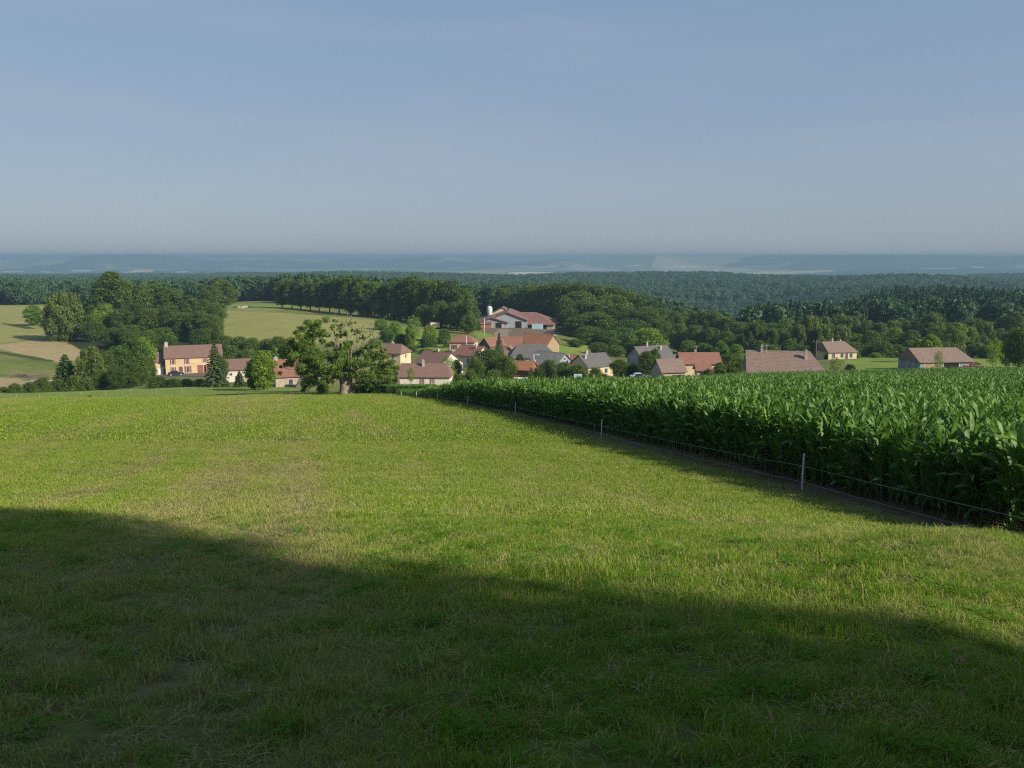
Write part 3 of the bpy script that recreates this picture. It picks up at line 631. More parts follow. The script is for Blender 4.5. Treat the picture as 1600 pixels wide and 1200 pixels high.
trees('village garden trees', '{} garden tree from the left among the village houses', [
    ('oak', 762, 546, 192, 62), ('oak', 790, 556, 184, 40), ('oak', 745, 562, 182, 30, 'dark bush-like tree right of the long white house'), ('oak', 786, 560, 188, 36), ('bushb', 736, 578, 172, 24), ('bush', 772, 578, 174, 34), ('bush', 800, 575, 190, 24), ('thin', 706, 572, 178, 22, 'thin bright tree at the foot of the white gable'), ('thin', 700, 556, 188, 26, 'slim tree in front of the white gable'),
    ('thin', 642, 574, 162, 15, 'little slim tree in front of the long white house'), ('bush', 716, 584, 172, 16), ('thin', 840, 548, 218, 20, 'thin tree in front of the big slate roof'), ('oak', 858, 562, 185, 28), ('oak', 880, 566, 180, 34), ('bush', 842, 574, 178, 26), ('oak', 902, 570, 176, 34), ('bush', 930, 574, 172, 26),
    ('oak', 968, 562, 188, 34), ('bush', 988, 568, 182, 28), ('oak', 1010, 549, 178, 32, 'dark leafy tree in front of the tall grey house'), ('oak', 1022, 545, 180, 22), ('oak', 1142, 552, 172, 44, 'leafy garden tree between the red roof and the big brown roof'), ('bush', 1124, 566, 162, 26), ('bush', 1156, 560, 176, 24), ('bush', 1106, 576, 158, 16),
    ('bush', 866, 585, 160, 22), ('bush', 905, 588, 158, 18), ('bush', 944, 584, 164, 18), ('bush', 828, 581, 170, 16), ('oak', 812, 553, 216, 14), ('bush', 872, 556, 214, 16), ('oak', 714, 562, 196, 20), ('bush', 756, 541, 240, 14), ('bush', 725, 590, 160, 14), ('bush', 575, 580, 170, 34, 'low bush behind the old tree'), ('bush', 605, 582, 168, 34, 'low dense bush left of the long white house'), ('oak', 600, 566, 180, 40, 'shadowy tree left of the long white house'), ('bush', 665, 592, 172, 8)])
trees('garden trees on the right lawn', '{}', [('thin', 1304, 558, 150, 22, 'thin scrubby tree right of the big brown roof'), ('bush', 1328, 569, 170, 18, 'small round shrub on the lawn right of the big brown roof'), ('bush', 1292, 552, 235, 12, 'narrow shrub left of the cream cottage'),
    ('bushb', 1340, 552, 250, 14, 'pale shrub right of the cream cottage'), ('bright', 1452, 523, 205, 34, 'sparse pale flowering tree behind the grey barn'), ('bright', 1434, 530, 215, 22, 'smaller pale tree behind the left end of the grey barn'), ('bushb', 1368, 551, 270, 22, 'round clipped shrub near the trees beyond the lawn'),
    ('thin', 1551, 527, 150, 30, 'slender tree with a straight trunk right of the grey barn'), ('oak', 1592, 512, 172, 56, 'dark spreading tree at the far right of the lawn'), ('oak', 1572, 530, 180, 26, 'dark low tree leaning left of the spreading tree'), ('thin', 1465, 548, 150, 16, 'bare thin tree in front of the grey barn roof'), ('bush', 1524, 566, 172, 20, 'low scrub at the right end of the grey barn')])
# wood beside the viewer: it throws the shade across the near grass
for i, (x, y, h) in enumerate(((8.9, -3.9, 13.4), (13.4, -2.9, 16.4), (18.2, -8.2, 14.2), (23, -11.2, 13.2), (28.5, -15, 13), (35, -19, 13), (6, -7.5, 11), (10.5, -10, 12), (15.5, -11, 13), (21, -14, 13), (27, -17, 13), (1, -9.5, 10), (5, -14, 12), (12, -17, 13), (-5, -12, 11), (40, -17, 14))):
    tree_xyz('high' if i == 1 else 'oak', x, y, float(H(x, y)[0]), h, (7.4, 7.0, 7.4, 8.6)[i] if i < 4 else 8.6, 'broadleaf tree of the wood edge whose shade falls across the near grass', 'wood edge trees shading the near grass')
tree_xyz('oak', 13.6, -6.2, float(H(13.6, -6.2)[0]), 14.0, 8.0, 'broadleaf tree of the wood edge whose shade falls across the near grass', 'wood edge trees shading the near grass')

# ------------------------------------------------------------------ scattered stuff (grass, corn mass, far forest)
def scatter(name, P, rot, scl, pick, protos, label, cat=None, straw=None):
    me = bpy.data.meshes.new(name); n = len(P)
    me.vertices.add(n); me.vertices.foreach_set('co', np.asarray(P, np.float32).ravel())
    for nm, ty, key, val in (('rot', 'FLOAT_VECTOR', 'vector', rot), ('scl', 'FLOAT_VECTOR', 'vector', scl), ('pick', 'INT', 'value', pick)):
        a = me.attributes.new(nm, ty, 'POINT'); a.data.foreach_set(key, np.asarray(val, np.int32 if ty == 'INT' else np.float32).ravel())
    if straw is not None:
        a = me.attributes.new('straw', 'FLOAT', 'POINT'); a.data.foreach_set('value', np.asarray(straw, np.float32))
    me.update()
    o = obj(name, me); pc = bpy.data.collections.new(name + '_source')
    for i, m_ in enumerate(protos): pc.objects.link(bpy.data.objects.new('%s_%02d' % (name, i), m_))
    ng = bpy.data.node_groups.new(name + '_scatter', 'GeometryNodeTree')
    ng.interface.new_socket('Geometry', in_out='INPUT', socket_type='NodeSocketGeometry'); ng.interface.new_socket('Geometry', in_out='OUTPUT', socket_type='NodeSocketGeometry')
    gi = ng.nodes.new('NodeGroupInput'); go = ng.nodes.new('NodeGroupOutput'); ip = ng.nodes.new('GeometryNodeInstanceOnPoints')
    ci = ng.nodes.new('GeometryNodeCollectionInfo'); ci.inputs['Collection'].default_value = pc; ci.inputs['Separate Children'].default_value = True; ci.inputs['Reset Children'].default_value = True
    def na(nm, ty):
        k = ng.nodes.new('GeometryNodeInputNamedAttribute'); k.data_type = ty; k.inputs[0].default_value = nm; return k.outputs[0]
    e2r = ng.nodes.new('FunctionNodeEulerToRotation')
    ng.links.new(gi.outputs[0], ip.inputs['Points']); ng.links.new(ci.outputs[0], ip.inputs['Instance']); ip.inputs['Pick Instance'].default_value = True
    ng.links.new(na('pick', 'INT'), ip.inputs['Instance Index']); ng.links.new(na('rot', 'FLOAT_VECTOR'), e2r.inputs[0]); ng.links.new(e2r.outputs[0], ip.inputs['Rotation'])
    ng.links.new(na('scl', 'FLOAT_VECTOR'), ip.inputs['Scale']); ng.links.new(ip.outputs[0], go.inputs[0])
    md = o.modifiers.new('scatter', 'NODES'); md.node_group = ng
    tag(o, label, cat, kind='stuff'); return o

# --- grass
M_grass = grass_mat('meadow_grass', GRN, GRN2, STRAW, .8)
M_grass_far = grass_mat('meadow_grass_thin', GRN, GRN2, STRAW, .85)
M_straw = grass_mat('cut_straw', STRAW, STRAW, (.36, .31, .17), .8, .2, .3)
M_clover = grass_mat('clover', (.08, .20, .01), (.12, .26, .015), STRAW, .1, .35, .2)
def tuft(seed, n, rad, h, wdt, lean=.5, mat=None, flatlie=False, segs=3):
    rs_ = np.random.RandomState(seed); V = []; Fq = []; T = []
    for i in range(n):
        a = rs_.uniform(0, 6.28); r = rad * math.sqrt(rs_.rand()); bx, by = r * math.cos(a), r * math.sin(a)
        d = rs_.uniform(0, 6.28); dx, dy = math.cos(d), math.sin(d); hh = h * rs_.uniform(.45, 1.3); ww = wdt * rs_.uniform(.6, 1.3); ln = lean * rs_.uniform(.2, 1.3); tt = rs_.rand()
        if flatlie: hh *= .25; ln = rs_.uniform(3, 6)
        b = len(V)
        for s in range(segs + 1):
            q = s / segs; z = hh * (q - (.18 * q * q if not flatlie else .5 * q * q)) - (.01 if s == 0 else 0); o_ = hh * ln * q * q if not flatlie else hh * ln * q
            k = ww * (1 - q ** 1.6) * .5 + ww * .03; tw = d + 1.57 + .5 * q
            cx, cy = bx + dx * o_, by + dy * o_
            if flatlie: z += .018
            V.append((cx + math.cos(tw) * k, cy + math.sin(tw) * k, z)); V.append((cx - math.cos(tw) * k, cy - math.sin(tw) * k, z))
        for s in range(segs): Fq.append((b + 2 * s, b + 2 * s + 1, b + 2 * s + 3, b + 2 * s + 2)); T.append(tt)
    return mesh_np('tuft', V, Fq, [mat], T)
def clover(seed, n, rad):
    rs_ = np.random.RandomState(seed); V = []; Fq = []; T = []
    for i in range(n):
        a = rs_.uniform(0, 6.28); r = rad * math.sqrt(rs_.rand()); x, y, z = r * math.cos(a), r * math.sin(a), rs_.uniform(.015, .06); s = rs_.uniform(.007, .013); t0 = rs_.uniform(0, 2)
        for k in range(3):
            q = t0 + k * 2.094; c_, s_ = math.cos(q), math.sin(q); b = len(V)
            V += [(x, y, z), (x + s * (c_ - .6 * s_), y + s * (s_ + .6 * c_), z + s * .3), (x + 1.7 * s * c_, y + 1.7 * s * s_, z + s * .1), (x + s * (c_ + .6 * s_), y + s * (s_ - .6 * c_), z + s * .3)]
            Fq.append((b, b + 3, b + 2, b + 1)); T.append(rs_.uniform(.2, .75))
    return mesh_np('tuft', V, Fq, [M_clover], T)
def in_meadow(X, Y):
    return (fence_off(X, Y) < rr_edge) & (Y < 122 + 8 * np.sin(X * .15)) & (X > -95)
gr = np.random.RandomState(3)
near_p = [tuft(i, 170, .18, .042, .0042, .9, M_grass) for i in range(4)] + [tuft(10 + i, 80, .13, .085, .0055, .6, M_grass) for i in range(2)] + [tuft(20 + i, 26, .22, .09, .0028, 1, M_straw, True) for i in range(3)] + [clover(30, 90, .13), clover(31, 60, .1)]
mid_p = [tuft(40 + i, 200, .34, .034, .0075, 1.0, M_grass, segs=2) for i in range(4)] + [tuft(50 + i, 90, .28, .07, .009, .6, M_grass, segs=2) for i in range(2)] + [tuft(60 + i, 34, .34, .13, .006, 1, M_straw, True) for i in range(2)]
far_p = [tuft(70 + i, 190, .9, .045, .020, .8, M_grass_far, segs=2) for i in range(4)] + [tuft(75, 60, .8, .16, .026, .6, M_grass_far, segs=2)]
def field_pts(r0, r1, dens, spread=.72):
    "random points, forward wedge wider than the view, uniform per square metre"
    if r0 < 5: r0 = -3.0
    W = spread * r1 + 7; n = int(dens * 2 * W * (r1 - r0)); y = gr.uniform(r0, r1, n); x = gr.uniform(-W, W, n)
    k = np.abs(x) < spread * np.maximum(y, 0) + 7 * np.clip(1.4 - r0 / 60, .4, 1)
    return x[k], y[k]
def grass_band(name, r0, r1, dens, protos, wts, label, hi_idx, s0=1.0):
    global rr_edge
    x, y = field_pts(r0, r1, dens)
    rr_edge = -.5 + vnoise(x / .8 + 9, y / .8) * .7
    k = in_meadow(x, y); x, y = x[k], y[k]
    lush = vnoise(x / 1.1 + 3, y / 1.1) + .7 * vnoise(x / .35, y / .35 + 8) + .5 * vnoise(x / 5, y / 5)
    pk = gr.choice(len(protos), len(x), p=np.array(wts) / sum(wts))
    hi = lush > .5; pk[hi] = gr.choice(hi_idx, hi.sum())
    sw = straw_amount(x, y); lush = lush + .25 - sw * .6
    keep = gr.rand(len(x)) < np.clip(.98 - sw * .38 + lush * .2, .3, 1); x, y, pk, lush, sw = x[keep], y[keep], pk[keep], lush[keep], sw[keep]
    z = H(x, y); n = len(x)
    sc_ = s0 * (.85 + gr.rand(n) * .4); sz = sc_ * np.clip(.9 + lush * .5, .6, 1.3)
    scatter(name, np.stack([x, y, z - .004], 1), np.stack([np.full(n, -.12), np.zeros(n), gr.uniform(0, 6.28, n)], 1) * np.array([1, 1, 1]), np.stack([sc_, sc_, sz], 1), pk, protos, label, straw=sw)
    print(name, n)
grass_band('grass', 1.6, 13, 62, near_p, [6, 6, 6, 6, 2, 2, 2.6, 2.6, 2.6, 2.2, 2.0], 'short mown grass with clover and cut straw in the shaded foreground', [4, 5])
grass_band('grass', 12.5, 34, 27, mid_p, [6, 6, 6, 6, 1, 1, 2.5, 2.5], 'sunlit mown grass in the middle of the meadow', [4, 5])
grass_band('grass', 33, 128, 3.6, far_p, [5, 5, 5, 5, 1], 'fine mown grass on the far half of the meadow', [4])

# --- corn
def corn_mat():
    m, nt, b = new_mat('corn_leaf')
    ti = N(nt, 'ShaderNodeAttribute', attribute_name='tint').outputs['Fac']; rnd = N(nt, 'ShaderNodeObjectInfo').outputs['Random']
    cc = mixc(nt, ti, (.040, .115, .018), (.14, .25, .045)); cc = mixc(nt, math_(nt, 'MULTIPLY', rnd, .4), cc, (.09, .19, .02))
    L(nt, cc, b.inputs['Base Color']); b.inputs['Roughness'].default_value = .5; b.inputs['Specular IOR Level'].default_value = .3
    tr = N(nt, 'ShaderNodeBsdfTranslucent'); L(nt, mixc(nt, .5, cc, (.10, .24, .02)), tr.inputs[0])
    ms = N(nt, 'ShaderNodeMixShader', i_0=.33); L(nt, b.outputs[0], ms.inputs[1]); L(nt, tr.outputs[0], ms.inputs[2]); L(nt, ms.outputs[0], nt.nodes['Material Output'].inputs[0])
    return m
M_corn = corn_mat(); M_stalk = flat('corn_stalk', (.10, .16, .05), .6, .3, 5)
def corn_geo(seed, nl=13, seg=7):
    rs_ = np.random.RandomState(seed); V = []; Fq = []; T = []
    ht = 1.72 * rs_.uniform(.94, 1.06); pl = rs_.uniform(0, 3.14)
    for i in range(nl):
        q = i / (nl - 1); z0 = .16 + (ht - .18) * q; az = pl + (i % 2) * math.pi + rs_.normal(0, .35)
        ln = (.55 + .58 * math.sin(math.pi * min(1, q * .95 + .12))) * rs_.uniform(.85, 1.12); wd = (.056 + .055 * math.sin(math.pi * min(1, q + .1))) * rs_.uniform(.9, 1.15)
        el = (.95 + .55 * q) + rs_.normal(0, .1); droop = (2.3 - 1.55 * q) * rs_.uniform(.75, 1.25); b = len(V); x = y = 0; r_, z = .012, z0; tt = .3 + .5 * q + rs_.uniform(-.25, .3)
        side = rs_.uniform(-.5, .5)
        for s in range(seg + 1):
            t = s / seg; ww = wd * min(1, .35 + t * 3) * (1 - t ** 2.2) + .002; ca, sa = math.cos(az + side * t * t), math.sin(az + side * t * t); wv = .03 * math.sin(t * 11 + seed + i)
            for k in (-1, 0, 1): V.append((ca * r_ - sa * k * ww, sa * r_ + ca * k * ww, z + abs(k) * ww * .45 + k * wv))
            e = el - droop * t * t; r_ += math.cos(e) * ln / seg; z += math.sin(e) * ln / seg
        for s in range(seg):
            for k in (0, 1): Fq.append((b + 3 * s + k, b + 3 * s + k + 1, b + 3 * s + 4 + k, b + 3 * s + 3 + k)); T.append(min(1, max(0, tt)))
    SV, SF = tube_np([(0, 0, -.05), (.004, 0, .6), (0, .01, 1.2), (.005, .005, ht + .06)], [.016, .014, .010, .004], 5)
    return V, Fq, T, SV, SF, ht
corn_leaf_me, corn_stalk_me, corn_all = [], [], []
for s_ in range(7):
    V, Fq, T, SV, SF, ht_ = corn_geo(100 + s_)
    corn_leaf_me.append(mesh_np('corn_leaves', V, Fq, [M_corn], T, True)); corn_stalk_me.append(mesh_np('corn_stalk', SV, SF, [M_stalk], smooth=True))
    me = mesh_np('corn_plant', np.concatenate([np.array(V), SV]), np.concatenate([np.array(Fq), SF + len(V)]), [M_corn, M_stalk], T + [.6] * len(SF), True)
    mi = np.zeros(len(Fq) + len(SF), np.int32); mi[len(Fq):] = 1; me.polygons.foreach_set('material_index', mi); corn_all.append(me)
crn = np.random.RandomState(8)
rows = np.arange(.95, 115, .75); al = np.arange(-22, 125, .23)
RR, AA = np.meshgrid(rows, al, indexing='ij'); RR = RR + crn.normal(0, .035, RR.shape); AA = AA + crn.normal(0, .04, AA.shape)
far_thin = crn.rand(*RR.shape)
cX = FX0 + RR * math.cos(FAZ) + AA * math.sin(FAZ); cY = FY0 - RR * math.sin(FAZ) + AA * math.cos(FAZ)
u_, v_, w_ = proj(cX, cY, -cY * .16)
vis = (cY > 6) & (cY < CORN_END + 1.5 * np.sin(cX * .2)) & (cX / cY < .74) & (cX / cY > -.7)
vis &= far_thin < np.where(cY > 70, .75, 1)
cX, cY, RRv = cX[vis], cY[vis], RR[vis]
xe = crn.uniform(-24.5, -12, 900); ye = crn.uniform(124.5, 131, 900)             # the low end of the crop behind the old tree
cZ = H(cX, cY)
csc = .98 + crn.normal(0, .08, len(cX)) + vnoise(cX / 6, cY / 6) * .16
csc = np.clip(csc, .7, 1.2) * (1 - .55 * np.clip((cY - 66) / 45, 0, 1) * np.clip((14 - cX) / 16, 0, 1)) * (1 - .15 * np.clip((cY - 90) / 40, 0, 1))
cu, cv, cw = proj(cX, cY, cZ + 1)
dist_c = np.hypot(cX, cY)
vis_front = (cu > 0) & (cu < 1600) & (cv < 1200)
score = np.where(vis_front, dist_c + np.maximum(0, RRv - 1.8) * 60, 1e9)
order = np.argsort(score)[:300]
single = np.zeros(len(cX), bool); single[order] = True
pk = crn.randint(0, 7, len(cX)); rz_ = crn.uniform(0, 6.28, len(cX)); tl = crn.normal(0, .05, (len(cX), 2))
protos_c = []
for i in order:
    k = int(pk[i]); e = empty('corn_plant', (cX[i], cY[i], cZ[i] - .02), 0); e.rotation_euler = (tl[i, 0], tl[i, 1], rz_[i]); e.scale = (csc[i],) * 3
    tag(e, 'tall green corn plant in the first rows beside the wire fence', 'corn plant', 'corn plants in the first rows beside the fence')
    obj('leaf', corn_leaf_me[k], e); obj('stalk', corn_stalk_me[k], e)
r_ = ~single; n_ = int(r_.sum()); print('corn', n_)
CXr = np.concatenate([cX[r_], xe]); CYr = np.concatenate([cY[r_], ye]); CZr = np.concatenate([cZ[r_], H(xe, ye)]); m_ = len(xe)
S3 = np.concatenate([np.repeat(csc[r_][:, None], 3, 1), np.tile([[.8, .8, .62]], (m_, 1))])
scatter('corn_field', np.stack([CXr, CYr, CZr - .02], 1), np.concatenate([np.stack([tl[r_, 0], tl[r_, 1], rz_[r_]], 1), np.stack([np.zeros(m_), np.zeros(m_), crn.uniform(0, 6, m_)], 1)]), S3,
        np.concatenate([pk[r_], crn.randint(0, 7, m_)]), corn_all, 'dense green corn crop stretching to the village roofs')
# dry weeds and straw along the corn edge
wx = crn.uniform(-12, 118, 1500); wo = crn.uniform(-.5, 1.5, 1500)
wX = FX0 + wo * math.cos(FAZ) + wx * math.sin(FAZ); wY = FY0 - wo * math.sin(FAZ) + wx * math.cos(FAZ)
M_weed = grass_mat('dry_weeds', (.16, .13, .06), (.12, .13, .04), (.30, .22, .12), .8, .3, .4)
scatter('dry_weeds', np.stack([wX, wY, H(wX, wY)], 1), np.stack([crn.normal(0, .1, 1500), crn.normal(0, .1, 1500), crn.uniform(0, 6, 1500)], 1), np.repeat(crn.uniform(.5, 1.3, 1500)[:, None], 3, 1), crn.randint(0, 3, 1500),
        [tuft(90, 16, .12, .22, .006, .6, M_weed), tuft(91, 30, .3, .10, .006, 1, M_weed, True), tuft(92, 26, .16, .12, .009, .7, M_grass)], 'dry weeds and straw on the bare strip under the fence')
# reddish weed clump by the fence, fallen over
e = obj('weed_clump', tuft(95, 60, .35, .55, .01, .5, M_weed)); _x, _y = FX0 + .3 + 8.5 * math.sin(FAZ), FY0 + 12.2; e.location = (_x + .1, _y, float(H(_x, _y)[0])); e.scale = (1.1, 1.1, 1.3); tag(e, 'rusty brown dry weed clump beside the second fence post', 'weed')

# --- far forest
ffp = []
for v_ in range(4):
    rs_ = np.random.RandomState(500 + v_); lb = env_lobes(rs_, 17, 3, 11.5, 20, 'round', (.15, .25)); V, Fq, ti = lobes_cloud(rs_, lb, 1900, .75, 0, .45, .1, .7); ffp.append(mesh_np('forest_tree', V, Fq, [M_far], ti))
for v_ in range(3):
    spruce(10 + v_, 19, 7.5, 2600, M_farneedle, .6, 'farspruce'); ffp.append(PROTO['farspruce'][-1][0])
fr = np.random.RandomState(12)
def forest(name, regions, label):
    PX, PY, SC, PK = [], [], [], []
    for (u0, u1, d0, d1, sp, conf, excl) in regions:
        a0, a1 = (u0 - 800) / F, (u1 - 800) / F; n = int((a1 - a0) * (d1 * d1 - d0 * d0) / 2 / (sp * sp))
        y = np.sqrt(fr.uniform(d0 * d0, d1 * d1, n)); x = fr.uniform(a0, a1, n) * y
        s = sp / 8.0 * .5 + .5; sc_ = s * fr.uniform(.66, 1.38, n) * (1 + .25 * vnoise(x / 60, y / 60))
        cf = (fr.rand(n) + vnoise(x / 120 + 30, y / 120) * .9) < conf; pk_ = np.where(cf, fr.randint(4, 7, n), fr.randint(0, 4, n))
        PX.append(x); PY.append(y); SC.append(sc_); PK.append(pk_)
    x, y, sc_, pk_ = map(np.concatenate, (PX, PY, SC, PK)); kk = y < 3000 + vnoise(x / 260, y / 4000 + 3) * 1300; x, y, sc_, pk_ = x[kk], y[kk], sc_[kk], pk_[kk]; z = H(x, y); n = len(x)
    sc_ = np.where(pk_ > 3, np.minimum(sc_, 1.05), sc_); sz = sc_ * fr.uniform(.85, 1.12, n); sz = np.where(y < 1250, np.minimum(sz, 1.12), sz)
    sz = np.minimum(sz, 1.5)
    scatter(name, np.stack([x, y, z - .5], 1), np.stack([np.zeros(n), np.zeros(n), fr.uniform(0, 6.28, n)], 1), np.stack([sc_, sc_, sz], 1), pk_, ffp, label); print(name, n)
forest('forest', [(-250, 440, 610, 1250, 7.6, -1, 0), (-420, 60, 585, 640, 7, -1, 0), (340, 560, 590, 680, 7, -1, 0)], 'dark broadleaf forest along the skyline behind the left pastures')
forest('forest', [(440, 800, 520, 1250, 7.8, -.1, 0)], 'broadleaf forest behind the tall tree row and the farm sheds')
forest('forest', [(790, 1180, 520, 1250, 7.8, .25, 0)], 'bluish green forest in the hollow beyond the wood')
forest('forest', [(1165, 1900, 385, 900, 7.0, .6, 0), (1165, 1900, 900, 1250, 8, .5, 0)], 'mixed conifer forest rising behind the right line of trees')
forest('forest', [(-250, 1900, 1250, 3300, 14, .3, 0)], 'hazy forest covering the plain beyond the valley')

# ------------------------------------------------------------------ buildings
RT_red = tiles('red_tiles', (.24, .105, .07)); RT_brown = tiles('brown_tiles', (.185, .105, .078)); RT_orange = tiles('orange_tiles', (.30, .125, .06))
RT_grey = tiles('slate_roof', (.115, .105, .10)); RT_dull = tiles('weathered_tiles', (.205, .14, .108)); RT_fibre = flat('fibre_cement_roof', (.20, .185, .175), .9, .3, 1.2)
W_cream = flat('cream_render', (.62, .49, .31), .9, .2, 1.1, .2, 8); W_white = flat('white_render', (.66, .58, .50), .9, .15, 1.0, .2, 8); W_pink = flat('pink_render', (.60, .42, .34), .9, .18, 1.0, .2, 8)
W_stone = flat('rubble_stone', (.46, .37, .30), .95, .45, 2.6, .6, 6); W_grey = flat('grey_cladding', (.24, .27, .31), .8, .2, 1.5); W_wood = flat('wood_boards', (.34, .25, .16), .85, .35, 2.5, .3, 10, streak=True)
W_dark = flat('dark_boards', (.14, .12, .12), .9, .3, 2); W_yellow = flat('yellow_render', (.60, .43, .25), .9, .2, .9, .3, 6)
M_pane = flat('dark_glass', (.03, .035, .04), .15, .2, 1, spec=.5); M_frame = flat('window_frame', (.62, .60, .55), .6, .1); M_shut = flat('red_shutter', (.27, .07, .045), .7, .25, 5); M_brown = flat('brown_shutter', (.16, .07, .05), .7, .25, 5)
M_hole = flat('shadowy_interior', (.018, .016, .016), .95, .2, 1); M_chim = flat('chimney_render', (.45, .40, .36), .9, .3, 3); M_brick = flat('brick', (.32, .13, .08), .9, .35, 3.5, .4, 9); M_whitew = flat('white_surround', (.7, .66, .6), .8, .1)
M_metalroof = flat('red_sheet_roof', (.215, .115, .09), .6, .25, .5, streak=True); M_sheet = flat('grey_sheet_wall', (.33, .36, .39), .6, .2, 1.2, streak=True); M_steel = flat('galvanised', (.55, .56, .57), .45, .15, 6); M_doorred = flat('red_barn_door', (.30, .10, .07), .8, .3, 4)
def house(name, label, u, d, W, D, hw, hr, rel, wall, roof, ridge='x', hip=(0, 0), ov=.35, chim=(), wins=(), doors=(), shut=None, zoff=0.0, cat='house', group=None, quoins=False, fascia=None, base=None):
    X, Y, Z = place(u, d) if base is None else base
    az = math.degrees(math.atan2(X, Y)); e = empty(name, (X, Y, Z + zoff), R(-az + rel)); tag(e, label, cat, group)
    w2, d2 = W / 2, D / 2
    span = d2 if ridge == 'x' else w2; ln = w2 if ridge == 'x' else d2; s = (hr - hw) / span; ax = 'x' if ridge == 'x' else 'y'
    wl = MB()
    if hip[0] or hip[1]: wl.box(-w2, w2, -d2, d2, -3, hw)
    prof = [(-span, -3), (span, -3), (span, hw), (0, hr), (-span, hw)]
    if not (hip[0] or hip[1]): wl.prism(prof, -ln, ln, ax)
    elif not hip[0] or not hip[1]:
        t = [(-span, hw), (span, hw), (0, hr)]
        if not hip[0]: wl.prism(t, -ln, -ln + .3, ax)
        else: wl.prism(t, ln - .3, ln, ax)
    wo = wl.build('wall', wall, e)
    th = .16; rf = MB(); ev = hw - ov * s + .012; r0 = hr + .012; a, b = -ln - ov, ln + ov
    if not (hip[0] or hip[1]):
        o_ = span + ov; rf.prism([(-o_, ev), (0, r0), (o_, ev), (o_, ev + th), (0, r0 + th), (-o_, ev + th)], a, b, ax)
    else:
        def P(q, l, z): return (l, q, z) if ridge == 'x' else (q, l, z)
        o_ = span + ov; ra, rb = a + hip[0], b - hip[1]
        A0, B0, C0, D0 = P(-o_, a, ev + th), P(-o_, b, ev + th), P(o_, b, ev + th), P(o_, a, ev + th); Ra, Rb = P(0, ra, r0 + th), P(0, rb, r0 + th)
        rf.poly(A0, B0, Rb, Ra); rf.poly(C0, D0, Ra, Rb); rf.poly(B0, C0, Rb); rf.poly(D0, A0, Ra)
        lo = [(p[0], p[1], p[2] - th) for p in (A0, B0, C0, D0)]
        rf.poly(*lo); 
        for i, (p, q) in enumerate(((A0, B0), (B0, C0), (C0, D0), (D0, A0))): rf.poly(p, q, (q[0], q[1], q[2] - th), (p[0], p[1], p[2] - th))
    ro = rf.build('roof', roof, e)
    # ridge capping
    rc = MB(); ca, cb = a + hip[0], b - hip[1]
    rc.prism([(-.16, r0 + th - .08), (0, r0 + th + .09), (.16, r0 + th - .08)], ca, cb, ax); rc.build('ridge_cap', roof, ro)
    for (cx, cy, cw, ch) in chim:
        q = cy if ridge == 'x' else cx; zr = hr - abs(q) * s
        MB().box(cx - cw / 2, cx + cw / 2, cy - cw / 2, cy + cw / 2, zr - .8, zr + ch).box(cx - cw / 2 - .06, cx + cw / 2 + .06, cy - cw / 2 - .06, cy + cw / 2 + .06, zr + ch, zr + ch + .1).box(cx - .12, cx + .12, cy - .12, cy + .12, zr + ch + .1, zr + ch + .4).build('chimney', M_chim, ro)
    def T(face, x, y, z):
        return {'f': (x, -d2 - y, z), 'l': (-w2 - y, -x, z), 'r': (w2 + y, x, z), 'b': (-x, d2 + y, z)}[face]
    def bx(mb, face, x0, x1, y0, y1, z0, z1):
        p, q = T(face, x0, y0, z0), T(face, x1, y1, z1)
        mb.box(min(p[0], q[0]), max(p[0], q[0]), min(p[1], q[1]), max(p[1], q[1]), z0, z1)
    for wn in wins:
        face, x, z, ww, wh = wn[:5]; sh = wn[5] if len(wn) > 5 else shut
        f = MB(); t = .09
        bx(f, face, x - ww / 2 - t, x - ww / 2, -.05, .05, z - t, z + wh + t); bx(f, face, x + ww / 2, x + ww / 2 + t, -.05, .05, z - t, z + wh + t)
        bx(f, face, x - ww / 2, x + ww / 2, -.05, .05, z - t, z); bx(f, face, x - ww / 2, x + ww / 2, -.05, .05, z + wh, z + wh + t); bx(f, face, x - .025, x + .025, .02, .045, z, z + wh)
        fo_ = f.build('window', M_frame if not quoins else M_whitew, e)
        p = MB(); bx(p, face, x - ww / 2, x + ww / 2, -.04, .018, z, z + wh); p.build('pane', M_pane, fo_)
        if sh:
            for sg in (-1, 1):
                q = MB(); c0 = x + sg * (ww / 2 + t + ww * .26); bx(q, face, c0 - ww * .24, c0 + ww * .24, .03, .075, z - .03, z + wh + .03); q.build('shutter', sh, e)
    for dr in doors:
        face, x, z, ww, wh, mt = dr[:6]; q = MB(); bx(q, face, x - ww / 2, x + ww / 2, -.05, .03, z - .3, z + wh); dn = dr[6] if len(dr) > 6 else 'door'; do = q.build(dn, mt, e)
        f = MB(); bx(f, face, x - ww / 2 - .12, x - ww / 2, -.05, .05, z - .3, z + wh + .12); bx(f, face, x + ww / 2, x + ww / 2 + .12, -.05, .05, z - .3, z + wh + .12); bx(f, face, x - ww / 2, x + ww / 2, -.05, .05, z + wh, z + wh + .12); f.build('door_frame', fascia or M_frame, do)
    return e
house('farmhouse', 'long yellow farmhouse with brown tiled roof, red-brown shutters and a red barn door', 304, 240, 15.2, 8.5, 4.9, 7.7, 0, W_yellow, RT_brown, quoins=True, chim=((-7.2, 0, .9, 1.1),),
      wins=(('f', -5.6, 3.0, .6, 1.5), ('f', -1.9, 3.0, .6, 1.5), ('f', 3.0, 3.2, .5, 1.2), ('f', -5.6, .8, .6, 1.4), ('f', -1.7, .5, .8, 1.8)), shut=M_shut, doors=(('f', -3.6, 0, 1.1, 2.3, M_brown), ('f', 2.6, 0, 3.6, 2.6, M_doorred, 'barn_door'), ('f', 2.9, 0, .7, 2.5, M_hole, 'door')))
